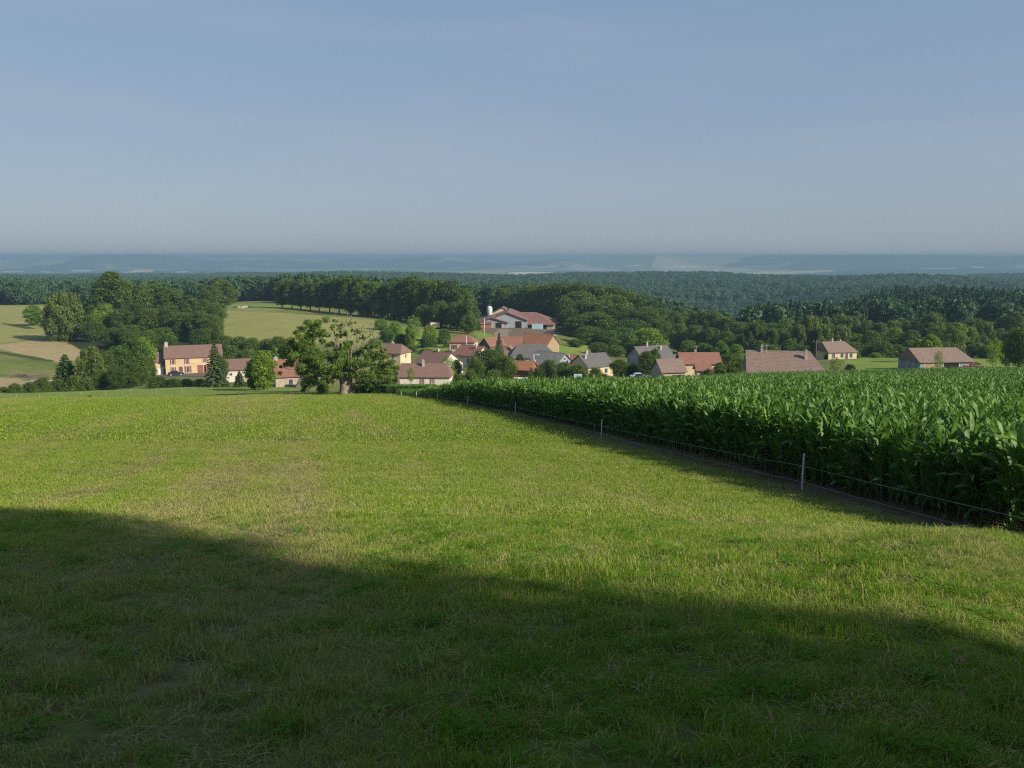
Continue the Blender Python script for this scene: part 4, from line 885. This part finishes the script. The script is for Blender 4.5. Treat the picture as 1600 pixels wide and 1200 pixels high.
house('farmhouse_annex', 'small yellow annex with a white ground floor at the left end of the farmhouse', 254, 238, 4.6, 7, 4.0, 6.2, 0, W_yellow, RT_brown, wins=(('f', .3, 2.5, .9, 1.3),), quoins=True, doors=(('f', .2, 0, 2.6, 2.0, M_whitew, 'garage_door'), ('f', .8, 0, .9, 1.9, M_hole)))
house('low_house', 'low white house with brown roof between the spruce and the bright round tree', 378, 200, 8.0, 7.5, 3.3, 5.2, 0, W_white, RT_brown, wins=(('f', -2.4, 1.9, .6, .6), ('f', .5, 2.2, .6, .6), ('f', 2.0, .3, .9, 1.6), ('f', -1.0, .2, .9, 1.5)))
house('polytunnel', 'flat pale shelter behind the low white house', 364, 230, 4.5, 6, 1.6, 2.2, 0, W_white, flat('pale_sheet', (.6, .6, .58), .5, .1), cat='shelter')
house('stone_house', 'pinkish stone house with red roof partly behind the old tree', 464, 178, 9.2, 8, 3.0, 5.9, 4, W_stone, RT_red, chim=((-4.2, .2, .8, .7),), wins=(('f', -1.5, 1.2, .8, 1.1),), zoff=-.2)
house('lean_to_shed', 'dark-roofed stone shed in front of the pinkish stone house', 480, 171, 3.8, 3.4, 1.0, 3.2, 0, W_stone, RT_grey, hip=(1.2, .2), cat='shed', zoff=-.4)
house('square_house', 'cream house with steep brown roof just right of the old tree crown', 617, 236, 7.0, 6.5, 3.8, 5.9, -28, W_cream, RT_brown, hip=(0, 1.5), chim=((-.8, .3, .7, .7),), wins=(('f', 1.2, 2.2, .8, 1.1), ('r', 0, 2.2, .8, 1.1)))
house('gabled_house', 'house with brown roof and broad white gable above the long white house', 685, 205, 8.6, 8.8, 2.9, 5.6, -42, W_white, RT_brown, chim=((0, 0, .6, .5),), wins=(('r', -1.5, 1.0, .8, 1.1), ('r', 1.8, 1.0, .8, 1.1), ('f', 2, 1.1, .8, 1.1)), doors=(('f', -2.2, 0, 2.2, 2.2, M_hole),))
house('long_house', 'long low white house with two red shuttered windows at the corn edge', 667, 170, 10.2, 6.4, 2.5, 4.5, -8, W_white, RT_brown, hip=(.1, 1.3), chim=((-.6, -.7, .45, 1.2),), wins=(('f', -.5, .9, .35, 1.05), ('f', 1.6, 1.1, .35, 1.05)), shut=M_shut, zoff=-.25)
house('hip_roofed_house', 'pinkish house with red hipped roof highest in the village below the sheds', 725, 268, 8.0, 6.5, 3.2, 5.0, -12, W_pink, RT_red, hip=(2.6, 2.6), wins=(('f', -2.5, .9, .8, 1.4), ('f', 1.5, 1.2, .8, 1.1), ('r', 0, 1.2, .8, 1.2)), shut=M_brown)
house('white_gable_house', 'house with red roof and rounded white gable facing right', 739, 222, 7.6, 7.2, 3.0, 5.2, -42, W_white, RT_red, chim=((1.8, -.8, .4, .8),), wins=(('f', -1.5, 1.1, .8, 1.2), ('f', 1.6, 1.1, .8, 1.2)))
house('village_house', 'red-roofed house with dark left gable half hidden by the narrow conifer', 770, 250, 5.6, 5.6, 2.9, 5.0, 34, W_dark, RT_red, fascia=M_frame)
house('village_house', 'red-brown roofed house with cream wall right of the narrow conifer', 799, 254, 6.6, 6.5, 2.5, 5.0, -4, W_white, RT_red, wins=(('f', 1.5, .8, .8, 1.0), ('f', -1, .8, .8, 1.0)))
house('wooden_shed', 'small wooden shed with pale gable in front of the red-brown roofed house', 796, 240, 3.0, 4, 2.0, 3.2, -8, W_wood, RT_dull, ridge='y', cat='shed')
house('orange_roofed_barn', 'barn with bright orange tiled roof and boarded right gable', 842, 262, 10.6, 7.4, 2.9, 5.9, -34, W_wood, RT_orange, hip=(0, 0), cat='barn', doors=(('f', 0, 0, 3, 2.4, W_white, 'barn_door'),))
house('slate_roofed_barn', 'big low barn with dark slate roof in the village centre', 832, 226, 12.6, 10.5, 2.0, 4.9, 3, W_white, RT_grey, hip=(2.5, 3.4), cat='barn', wins=(('f', -3.5, .7, .8, .9),))
house('grey_roofed_house', 'grey fibre-roofed house with a small dark gable window', 861, 206, 8.4, 7.6, 2.3, 5.0, -38, W_grey, RT_fibre, wins=(('r', 0, 3.4, .7, .7),))
house('low_red_roof_house', 'low house with dull red roof behind the dark garden bushes', 884, 214, 5.4, 5, 1.8, 3.9, -10, W_cream, RT_red)
house('brick_outbuilding', 'small outbuilding with orange-red roof and brick pier beside the dark garden tree', 820, 190, 4.6, 4.6, 2.2, 3.7, -20, M_brick, RT_orange, chim=((1.9, 1, .7, .9),), cat='shed')
house('garden_shed', 'small white-roofed garden shed peeping over the corn', 814, 152, 1.9, 1.8, 1.6, 2.15, 0, W_white, flat('white_sheet', (.5, .51, .52), .5, .08), cat='shed', zoff=-.45)
house('grey_roofed_cottage', 'cottage with grey roof, dark left gable and cream front wall with a window', 924, 202, 7.6, 7.4, 2.7, 5.2, 38, W_cream, RT_grey, chim=((-1.5, .1, .55, .9), (-2.9, -1.2, .5, .7)), wins=(('f', 1.6, .9, .9, 1.1), ('f', -1.2, .9, .9, 1.1)), doors=(('l', 0, -.2, 1.0, 2.0, M_brown),))
house('tall_grey_house', 'tall house with grey roof and blue-grey left gable behind the leafy tree', 1016, 214, 9.6, 7.4, 3.6, 6.4, 34, W_grey, RT_grey, chim=((2.2, -1.2, .4, .9), (-1.2, 0, .35, .8)), wins=(('l', 0, 3.6, .8, 1.0),))
house('beige_house', 'beige house with long red roof and tv aerial left of the leafy garden tree', 1090, 170, 7.9, 5.6, 3.3, 5.0, 14, W_cream, RT_red, chim=((-.6, .3, .35, .6),), wins=())
house('brown_roofed_barn', 'lower barn with brown roof and dark stone gable joined to the beige house', 1044, 166, 4.9, 5.4, 2.1, 4.1, 24, W_stone, RT_dull, cat='barn')
house('lean_to_annex', 'little annex with dull red roof in front of the beige house', 1097, 161, 2.6, 2.2, 2.0, 2.8, 14, W_stone, RT_red, cat='shed')
house('big_roofed_house', 'wide low house under a big brown roof with three chimneys behind the corn', 1224, 154, 13.6, 9.4, 2.1, 5.4, 7, W_cream, RT_dull, hip=(.1, 2.6), chim=((-4.1, -.2, .5, 1.1), (3.6, -1.6, .5, 1.5), (2.5, 1, .4, .5)), zoff=-.75, wins=(('f', -3, .7, 1, 1.1), ('f', 1, .7, 1, 1.1)))
house('cream_cottage', 'cream cottage with brown hipped roof standing alone on the lawn', 1306, 238, 8.6, 7, 2.5, 4.9, 30, W_cream, RT_dull, hip=(0, 2.2), chim=((-1.5, 0, .4, .7), (1.2, .2, .4, .5)), wins=(('f', -2.8, .8, .8, 1.2), ('f', -.2, .8, .8, 1.2), ('f', 2.6, .8, .8, 1.2)), shut=None, doors=(('f', 1.2, 0, .9, 2.0, M_brown),))
house('grey_barn', 'low barn with brown roof and blue-grey left gable on the right lawn', 1460, 174, 11.6, 8, 2.2, 4.4, 33, W_grey, RT_dull, hip=(0, 1.5), cat='barn', doors=(('f', 1.0, 0, 3.4, 1.9, M_hole, 'open_bay'), ('f', -3.4, 0, 3.0, 1.9, W_wood, 'barn_door'), ('l', .5, 0, 2.4, 1.9, W_grey, 'barn_door')))
# farm sheds
def farm():
    X, Y, Z = place(797, 405); az = math.degrees(math.atan2(X, Y))
    house('farm_shed', 'large grey-walled cattle shed with red sheet roof and two dark doorways', 795, 414, 19.0, 30, 4.4, 8.0, -3, M_sheet, M_metalroof, ridge='y', cat='barn', ov=.8, doors=(('f', 5.4, 0, 3.2, 3.9, M_hole, 'doorway'), ('f', -1.5, 3.3, .5, .4, M_frame, 'vent')))
    house('farm_shed', 'lower grey shed joined to the left of the large cattle shed', 771, 409, 14.5, 26, 3.0, 5.2, -3, M_sheet, M_metalroof, ridge='y', cat='barn', ov=.8, doors=(('f', 3.1, 0, 3.1, 3.0, M_hole, 'doorway'),))
    house('farm_shed', 'open-fronted shed with wide red-brown roof sloping right of the cattle shed', 842, 414, 18.0, 22, 2.9, 7.7, -9, W_stone, M_metalroof, hip=(0, 11), cat='barn', ov=.7, doors=(('f', 1.0, 0, 9.5, 2.7, M_hole, 'open_bay'), ('f', -6.2, 0, 3.6, 2.9, M_sheet, 'sliding_door')))
    house('farm_shed', 'cream-fronted shed roof rising behind the cattle shed', 786, 438, 14, 14, 5.6, 9.4, -3, W_cream, M_metalroof, ridge='y', cat='barn')
    house('brick_yard_building', 'low brick building at the left end of the farm sheds', 758, 396, 5.6, 6, 2.0, 2.7, 0, M_brick, M_metalroof, cat='barn')
farm()
def simple_thing(name, label, cat, u, d, parts, rel=0, group=None, dz=0):
    X, Y, Z = place(u, d); az = math.degrees(math.atan2(X, Y)); e = empty(name, (X, Y, Z + dz), R(-az + rel)); tag(e, label, cat, group)
    for nm, mb, mat in parts: mb.build(nm, mat, e, smooth=nm in ('tank', 'dome', 'pole'))
    return e
M_silo = flat('silo_plastic', (.50, .58, .50), .5, .15, 1)
simple_thing('feed_silo', 'pale green feed silo standing left of the farm sheds', 'silo', 765, 428, [('tank', MB().tube([(0, 0, 2.6), (0, 0, 3.6), (0, 0, 8.6), (0, 0, 9.4), (0, 0, 9.7)], [.4, 1.45, 1.45, 1.0, .3], 14), M_silo)] + [('leg', MB().tube([(1.2 * a, 1.2 * b, -.5), (1.2 * a, 1.2 * b, 4)], .1, 5), M_steel) for a, b in ((1, 1), (1, -1), (-1, 1), (-1, -1))])
M_blue = flat('pale_blue_sheet', (.38, .50, .60), .6, .1, 1)
for k, (u_, t_) in enumerate(((835.5, 'left of two pale blue containers in front of the open shed'), (844, 'right of two pale blue containers in front of the open shed'))):
    simple_thing('container', t_, 'container', u_, 396, [('box', MB().box(-1.25, 1.25, -1.1, 1.1, 0, 2.3), M_blue), ('lid', MB().box(-1.3, 1.3, -1.15, 1.15, 2.3, 2.4), M_steel)], group='pale blue containers', rel=-5)
simple_thing('caravan', 'pale caravan parked under the trees on the slope', 'caravan', 680, 372, [('body', MB().box(-2, 2, -1, 1, .5, 2.6), W_cream), ('roof', MB().prism([(-1.05, 2.6), (1.05, 2.6), (.9, 2.75), (-.9, 2.75)], -2.05, 2.05, 'x'), W_white), ('window', MB().box(-1.2, .2, -1.03, -.98, 1.3, 2.0), M_pane)])
def pole(label, u, d, h, mat, arm=False, lamp=False, rad=.12):
    P = [('pole', MB().tube([(0, 0, -.6), (0, 0, h)], [rad, rad * .75], 8), mat)]
    if arm: P += [('crossarm', MB().box(-.9, .9, -.06, .06, h - .6, h - .45), mat)] + [('insulator', MB().tube([(x, 0, h - .45), (x, 0, h - .2)], .05, 6), M_frame) for x in (-.75, 0.25, .75)]
    if lamp: P += [('lamp', MB().tube([(0, 0, h - .1), (.5, 0, h), (1.1, 0, h - .05)], .05, 5).box(.8, 1.4, -.15, .15, h - .2, h - .05), M_steel)]
    simple_thing('street_lamp' if lamp else 'utility_pole', label, 'street lamp' if lamp else 'pole', u, d, P)
pole('dark wooden pole right of the big brown roof', 1274, 215, 6.0, M_bark, True)
pole('tall pale pole on the grass below the farm sheds', 757, 335, 7.5, M_steel, rad=.16)
pole('short pale pole beside the red roof below the farm sheds', 729, 255, 5.5, M_steel)
pole('street lamp in front of the big slate roof', 834, 195, 5.2, M_steel, lamp=True)
pole('concrete pole right of the grey fibre roof', 889, 205, 4.9, M_steel)
pole('thin wooden pole behind the big brown roof', 1217, 190, 5.6, M_bark)
def aerial(label, u, d, z):
    X, Y, Z = place(u, d); e = empty('tv_aerial', (X, Y, Z), 0); tag(e, label, 'aerial')
    MB().tube([(0, 0, z), (0, 0, z + 1.9)], .03, 5).build('mast', M_steel, e); m = MB().tube([(-.5, 0, z + 1.5), (.5, 0, z + 1.5)], .02, 4)
    for k in range(5): m.box(-.45 + k * .22 - .01, -.45 + k * .22 + .01, -.25, .25, z + 1.49, z + 1.51)
    m.build('antenna', M_steel, e)
aerial('tv aerial on the ridge of the beige house', 1087, 170, 4.9); aerial('tv aerial on the left end of the big brown roof', 1196, 154, 4.4); aerial('tv aerial on the tall grey house', 1011, 214, 6.2)
# woodpile and rubble
def heap(name, label, cat, u, d, n, w, h, mat, seed):
    r0 = random.Random(seed); mb = MB()
    for i in range(n):
        x, y = r0.uniform(-w, w), r0.uniform(-w * .4, w * .4); z = max(0, h * (1 - abs(x) / w)) * r0.random(); l = r0.uniform(.4, 1.3); a = r0.uniform(-.5, .5)
        mb.tube([(x - l * math.cos(a), y, z), (x + l * math.cos(a), y + l * math.sin(a), z + r0.uniform(-.1, .3))], r0.uniform(.06, .2), 5)
    X, Y, Z = place(u, d); o = mb.build(name, mat); o.location = (X, Y, Z); tag(o, label, cat)
heap('wood_pile', 'untidy wood pile at the right end of the grey barn', 'wood pile', 1520, 168, 70, 3.2, 1.3, flat('reddish_logs', (.22, .11, .08), .9, .4, 3), 3)
heap('brush_pile', 'reddish brush heap in the rough grass below the brown field', 'brush pile', 32, 235, 60, 1.8, .9, flat('reddish_brush', (.15, .10, .10), .9, .4, 3), 5)
heap('log_stack', 'pale stacked logs beside the broad dark conifer', 'log pile', 64, 222, 60, 3.4, .7, flat('pale_logs', (.36, .33, .30), .9, .3, 3), 7)
heap('manure_heap', 'dark silage heap on the farm slope right of the yard', 'heap', 866, 372, 120, 6, 2.2, flat('dark_heap', (.09, .08, .09), .95, .3, 1), 8)
heap('fallen_branches', 'grey fallen branches among the small trees of the slope', 'branches', 585, 300, 60, 4, 1.6, M_dead, 9)
# cars
def car(label, u, d, rel, paint):
    X, Y, Z = place(u, d); az = math.degrees(math.atan2(X, Y)); e = empty('parked_car', (X, Y, Z + .02), R(-az + rel)); tag(e, label, 'car')
    b = MB().prism([(-2.05, .3), (2.05, .3), (2.1, .62), (1.95, .78), (1.0, .92), (-1.75, .95), (-2.1, .85), (-2.12, .5)], -.82, .82, 'y').prism([(-1.55, .95), (.75, .92), (.2, 1.38), (-1.15, 1.4)], -.70, .70, 'y'); b.build('body', paint, e)
    MB().prism([(-1.35, .98), (.6, .96), (.15, 1.31), (-1.05, 1.33)], -.72, .72, 'y').build('window', M_pane, e)
    for x in (-1.3, 1.3):
        for y in (-.84, .84):
            t = [(x, y - .1, .32), (x, y + .1, .32)]; q = MB().tube(t, .32, 14).build('wheel', M_hole, e); MB().tube([(x, y - .12, .32), (x, y + .12, .32)], .18, 10).build('rim', M_steel, q)
    for y in (-.6, .6): MB().box(2.02, 2.12, y - .15, y + .15, .6, .74).build('headlight', M_frame, e)
car('dark car parked on the lane in front of the yellow farmhouse', 275, 228, 0, flat('dark_paint', (.03, .03, .045), .25, .1, spec=.6))
car('white car glimpsed behind the bushes under the leafy tree', 1000, 176, 10, flat('white_paint', (.6, .64, .72), .3, .05, spec=.5))
simple_thing('trailer', 'pale blue box trailer behind the corn near the grey-roofed cottage', 'trailer', 903, 162, [('box', MB().box(-.8, .8, -.6, .6, .5, 1.9), M_blue), ('wheel', MB().tube([(0, -.75, .3), (0, .75, .3)], .3, 10), M_hole)])
# cows
def cow_mesh(name, mat):
    me = bpy.data.meshes.new(name)
    V = [(0, 0, 1.15), (-.75, 0, 1.18), (.6, 0, 1.12), (.95, 0, 1.2), (1.35, 0, .95), (1.6, 0, .7), (-.85, 0, 1.0)]
    E = [(0, 1), (0, 2), (2, 3), (3, 4), (4, 5)]; Rd = [.40, .30, .33, .24, .17, .10, .1]
    V.pop(); Rd.pop()
    for (x, y, j) in ((.55, .2, 2), (.55, -.2, 2), (-.7, .2, 1), (-.7, -.2, 1)):
        b = len(V); V += [(x, y, .8), (x + .02, y, .45), (x, y, .03)]; Rd += [.14, .08, .07]; E += [(j, b), (b, b + 1), (b + 1, b + 2)]
    b = len(V); V += [(-1.05, 0, 1.1), (-1.1, 0, .6)]; Rd += [.05, .04]; E += [(1, b), (b, b + 1)]
    me.from_pydata(V, E, []); o = bpy.data.objects.new(name, me); COL.objects.link(o); o.modifiers.new('skin', 'SKIN'); s = o.modifiers.new('sub', 'SUBSURF'); s.levels = s.render_levels = 1
    for i, v in enumerate(me.skin_vertices[0].data): v.radius = (Rd[i], Rd[i]); v.use_root = i == 0
    me.materials.append(mat); return o
M_cowd = flat('dark_hide', (.05, .04, .035), .8, .3, 1); M_cowp = flat('pale_hide', (.55, .5, .45), .8, .5, 1.2)
for u_, d_, rz, m_, lb in ((367, 462, .2, M_cowd, 'dark cow grazing at the left end of the small herd'), (373, 460, 2.9, M_cowp, 'pale cow beside the dark one in the small herd'), (379, 458, .1, M_cowp, 'middle pale cow of the small herd'), (384, 464, 3.3, M_cowp, 'pale cow turned left in the small herd'), (391, 460, .3, M_cowd, 'dark cow standing apart at the right end of the herd')):
    o = cow_mesh('cow', m_); o.location = place(u_, d_); o.rotation_euler = (0, 0, rz); tag(o, lb, 'cow', 'cows on the pasture')

# ------------------------------------------------------------------ electric fence
M_postw = flat('white_post', (.62, .64, .66), .5, .2, 8); M_wire = flat('pale_wire', (.38, .42, .42), .5, .1, 8); M_ins = flat('insulator_plastic', (.05, .05, .05), .5, .1)
fe = empty('electric_fence', (FX0, FY0, float(H(FX0, FY0)[0]))); tag(fe, 'two-wire electric fence on white posts along the corn', 'fence')
fo3 = Vector(fe.location)
FP = []
for i, n_ in enumerate((-1, 0, 1, 2, 3, 4, 5, 6, 7)):
    d = 21.6 + 14.8 * n_; x = FX0 + (d - 21.6) * math.tan(FAZ); hgt = (1.0, 1.0, .82, .80, .82, .8, .85, .8, .8)[i]; z = float(H(x, d)[0])
    FP.append((x, d, z, hgt)); r0 = .027; lx, ly = (.02, 0)[i % 2], (.03, -.02)[i % 2]
    b = Vector((x, d, z)) - fo3
    p_ = MB().tube([(b.x, b.y, b.z - .15), (b.x + lx * .5, b.y, b.z + hgt * .5), (b.x + lx, b.y + ly, b.z + hgt - .02), (b.x + lx, b.y + ly, b.z + hgt)], [r0, r0, r0, r0 * .7], 8).build('post', M_postw, fe)
    for hh in (.22, .66): MB().tube([(b.x - .04, b.y, b.z + hh * hgt), (b.x - .02, b.y, b.z + hh * hgt + .05)], .016, 6).build('insulator', M_ins, p_)
for hh in (.22, .66):
    pts = []
    for a, b in zip(FP[:-1], FP[1:]):
        for k in range(10):
            t = k / 10; pts.append(((a[0] + (b[0] - a[0]) * t) - .03 - fo3.x, (a[1] + (b[1] - a[1]) * t) - fo3.y, a[2] + a[3] * hh + (b[2] + b[3] * hh - a[2] - a[3] * hh) * t - .22 * t * (1 - t) - fo3.z))
    V, Fq = tube_np(pts, .0032, 4); obj('wire', mesh_np('wire', V, Fq, [M_wire]), fe)
# small pasture fence left
pf = empty('pasture_fence', place(10, 150)); tag(pf, 'thin fence of pale stakes along the strip below the hedge', 'fence'); po = Vector(pf.location); q = []
for u_ in (-10, 26, 62, 97, 128, 165, 205, 245, 285, 330):
    X, Y, Z = place(u_, 152 + u_ * .02); b = Vector((X, Y, Z)) - po; q.append(b); MB().tube([(b.x, b.y, b.z - .1), (b.x, b.y, b.z + 1.0)], .03, 6).build('post', M_barkpale, pf)
V, Fq = tube_np([(b.x, b.y, b.z + .95) for b in q], .008, 4); obj('wire', mesh_np('wire', V, Fq, [M_wire]), pf)

# ------------------------------------------------------------------ the old tree at the end of the meadow
def old_tree():
    d0 = 124.0; X, Y, Z = place(540, d0); e = empty('old_tree', (X, Y, Z)); tag(e, 'huge old tree with thick split trunk and dead limbs at the end of the meadow', 'tree')
    s = d0 / F; rs_ = np.random.RandomState(42); lb = []
    for (u, v, r, dy) in ((498, 508, 15, 0), (484, 519, 18, 1), (470, 532, 17, -1), (455, 545, 15, 0), (495, 535, 20, 1.5), (478, 553, 19, -1), (458, 565, 14, 0), (500, 558, 18, -1.5), (452, 580, 12, 0), (472, 580, 15, 1), (492, 584, 18, -1), (508, 596, 12, -2), (480, 598, 11, 0), (512, 574, 18, -2),
                          (524, 560, 13, 1), (540, 562, 18, -2), (552, 556, 16, 0), (562, 572, 17, -1.5), (575, 566, 17, 0), (580, 588, 15, -1), (595, 574, 14, .5), (610, 568, 10, 0), (606, 586, 11, 0), (590, 554, 10, 1), (574, 543, 8, 0), (545, 540, 9, 1), (512, 524, 9, -1), (526, 508, 6, 0),
                          (575, 603, 9, 1), (618, 578, 7, 1), (535, 525, 6, 1), (566, 530, 5, 1), (604, 596, 8, 0), (444, 556, 7, 0), (505, 512, 8, -2), (545, 520, 6, 0), (560, 522, 5, .5), (536, 512, 6, 0), (552, 506, 4, 0), (570, 545, 8, 0), (586, 541, 8, .5), (600, 553, 9, 0), (520, 540, 9, .5), (532, 548, 10, 0), (518, 594, 9, -1), (563, 590, 9, -1), (526, 580, 10, -2)):
        x = (u - 540) * s; z = at(u, v, Y)[2] - Z; rr = r * s * 1.0
        for k in range(8):
            q = rs_.normal(0, .62, 3) * rr; f = rs_.uniform(.28, .55)
            lb.append((x + q[0], dy + q[1] * 1.3, max(z + q[2] * .8, rr * f * .6), rr * f, rr * f * 1.2, rr * f * .8))
    V, Fq, ti = lobes_cloud(rs_, lb, 52000, .135, .4, .2, .8, .5)
    V[:, 2] = np.maximum(V[:, 2], .1)
    obj('crown', mesh_np('crown', V, Fq, [M_oldoak], ti), e)
    pv, pf_, off = [], [], 0
    def add(pts, r_, seg=9):
        nonlocal off
        V, Fq = tube_np(pts, r_, seg); pv.append(V); pf_.append(Fq + off); off += len(V)
    add([(-.1, 0, -.8), (-.1, 0, 0), (0, 0, 1.2), (-.3, 0, 2.4), (-1.2, .2, 4.0)], [1.15, .95, .78, .62, .4], 12)
    add([(.75, -.2, -.8), (.7, -.2, 0), (.5, 0, 1.3), (.7, .2, 2.6), (1.6, .4, 4.2)], [.7, .6, .5, .42, .28], 10)
    add([(-.55, -.25, -.6), (-.5, -.2, .2), (-.25, -.1, 1.8), (.1, 0, 3.2)], [.55, .42, .34, .25], 9)
    idx = rs_.permutation(len(lb))[:20]
    for i in idx:
        t = np.array(lb[i][:3]); s0 = np.array([-.6, 0, 2.6]) if t[0] < 0 else np.array([.9, .1, 2.7]); mid = s0 * .5 + t * .5 + np.array([rs_.normal(0, .3), rs_.normal(0, .3), .5 - .1 * abs(t[0])])
        add([s0, mid, t], [.13, .08, .02], 6)
    obj('trunk', mesh_np('trunk', np.concatenate(pv), np.concatenate(pf_), [M_bark_old], smooth=True), e)
    pv, pf_, off = [], [], 0
    for (pix) in (((540, 592), (533, 560), (528, 530), (520, 507), (512, 498)), ((528, 530), (540, 512), (546, 494)), ((545, 590), (556, 560), (562, 530), (570, 512)), ((562, 530), (552, 505), (556, 492)), ((570, 560), (590, 530), (606, 512)), ((520, 560), (508, 540), (502, 520)), ((550, 560), (545, 525), (536, 500)),
                  ((590, 530), (582, 515)), ((562, 545), (580, 525), (584, 508)), ((533, 545), (524, 522), (530, 498)), ((500, 575), (506, 555), (515, 545)), ((548, 530), (560, 516), (575, 520)), ((546, 600), (560, 606), (562, 596)), ((552, 612), (556, 598), (565, 590))):
        pts = [((u - 540) * s + rs_.normal(0, .05), rs_.normal(0, .25), at(u, v, Y)[2] - Z) for u, v in pix]
        P0 = np.array(pts); tt = np.linspace(0, len(P0) - 1, 3 * len(P0) - 2); pts = [tuple(np.array([np.interp(q_, range(len(P0)), P0[:, j]) for j in range(3)]) + rs_.normal(0, .13, 3)) for q_ in tt]; n = len(pts)
        add(pts, [.09 * (1 - i / n) + .015 for i in range(n)], 6)
        for k in range(7):
            a = np.array(pts[rs_.randint(1, n)]); b = a + np.array([rs_.normal(0, .7), rs_.normal(0, .5), rs_.uniform(.1, 1.1)]); add([a, (a + b) / 2 + rs_.normal(0, .08, 3), b], [.045, .03, .01], 4)
    obj('dead_branches', mesh_np('dead_branches', np.concatenate(pv), np.concatenate(pf_), [M_dead], smooth=True), e)
M_bark_old = flat('old_bark', (.26, .215, .17), .95, .55, 2.5, .9, 5)
old_tree()
trees('bushes around the old tree', '{}', [('oak', 484, 528, 140, 40, 'leafy tree standing close behind the left side of the old tree'), ('bush', 505, 592, 122, 22, 'low bush at the left foot of the old tree'), ('bush', 590, 592, 134, 22, 'low bush right of the old trunk')])

# ------------------------------------------------------------------ haze
zmin = float(GZ.min()) - 1.0
hb = MB().box(-63500, 63500, -63500, 63500, zmin, 18.6)
hm = bpy.data.materials.new('air_haze'); hm.use_nodes = True; hn = hm.node_tree
for n in list(hn.nodes): hn.nodes.remove(n)
ho = hn.nodes.new('ShaderNodeOutputMaterial'); pvn = hn.nodes.new('ShaderNodeVolumePrincipled')
pvn.inputs['Color'].default_value = (.265, .41, .53, 1); pvn.inputs['Density'].default_value = 2.0e-4; pvn.inputs['Anisotropy'].default_value = 0.0
hn.links.new(pvn.outputs[0], ho.inputs['Volume'])
hz = hb.build('haze', hm); tag(hz, 'thin blue summer haze over the whole valley', kind='stuff')
print('terrain z', GZ.min(), GZ.max(), [ (d, float(H(a*d,d)[0])) for a in (-.5,0,.5) for d in (600,1000,2000,2800,5000,10000,20000,30000,45000)], 'objects', len(scene.objects))
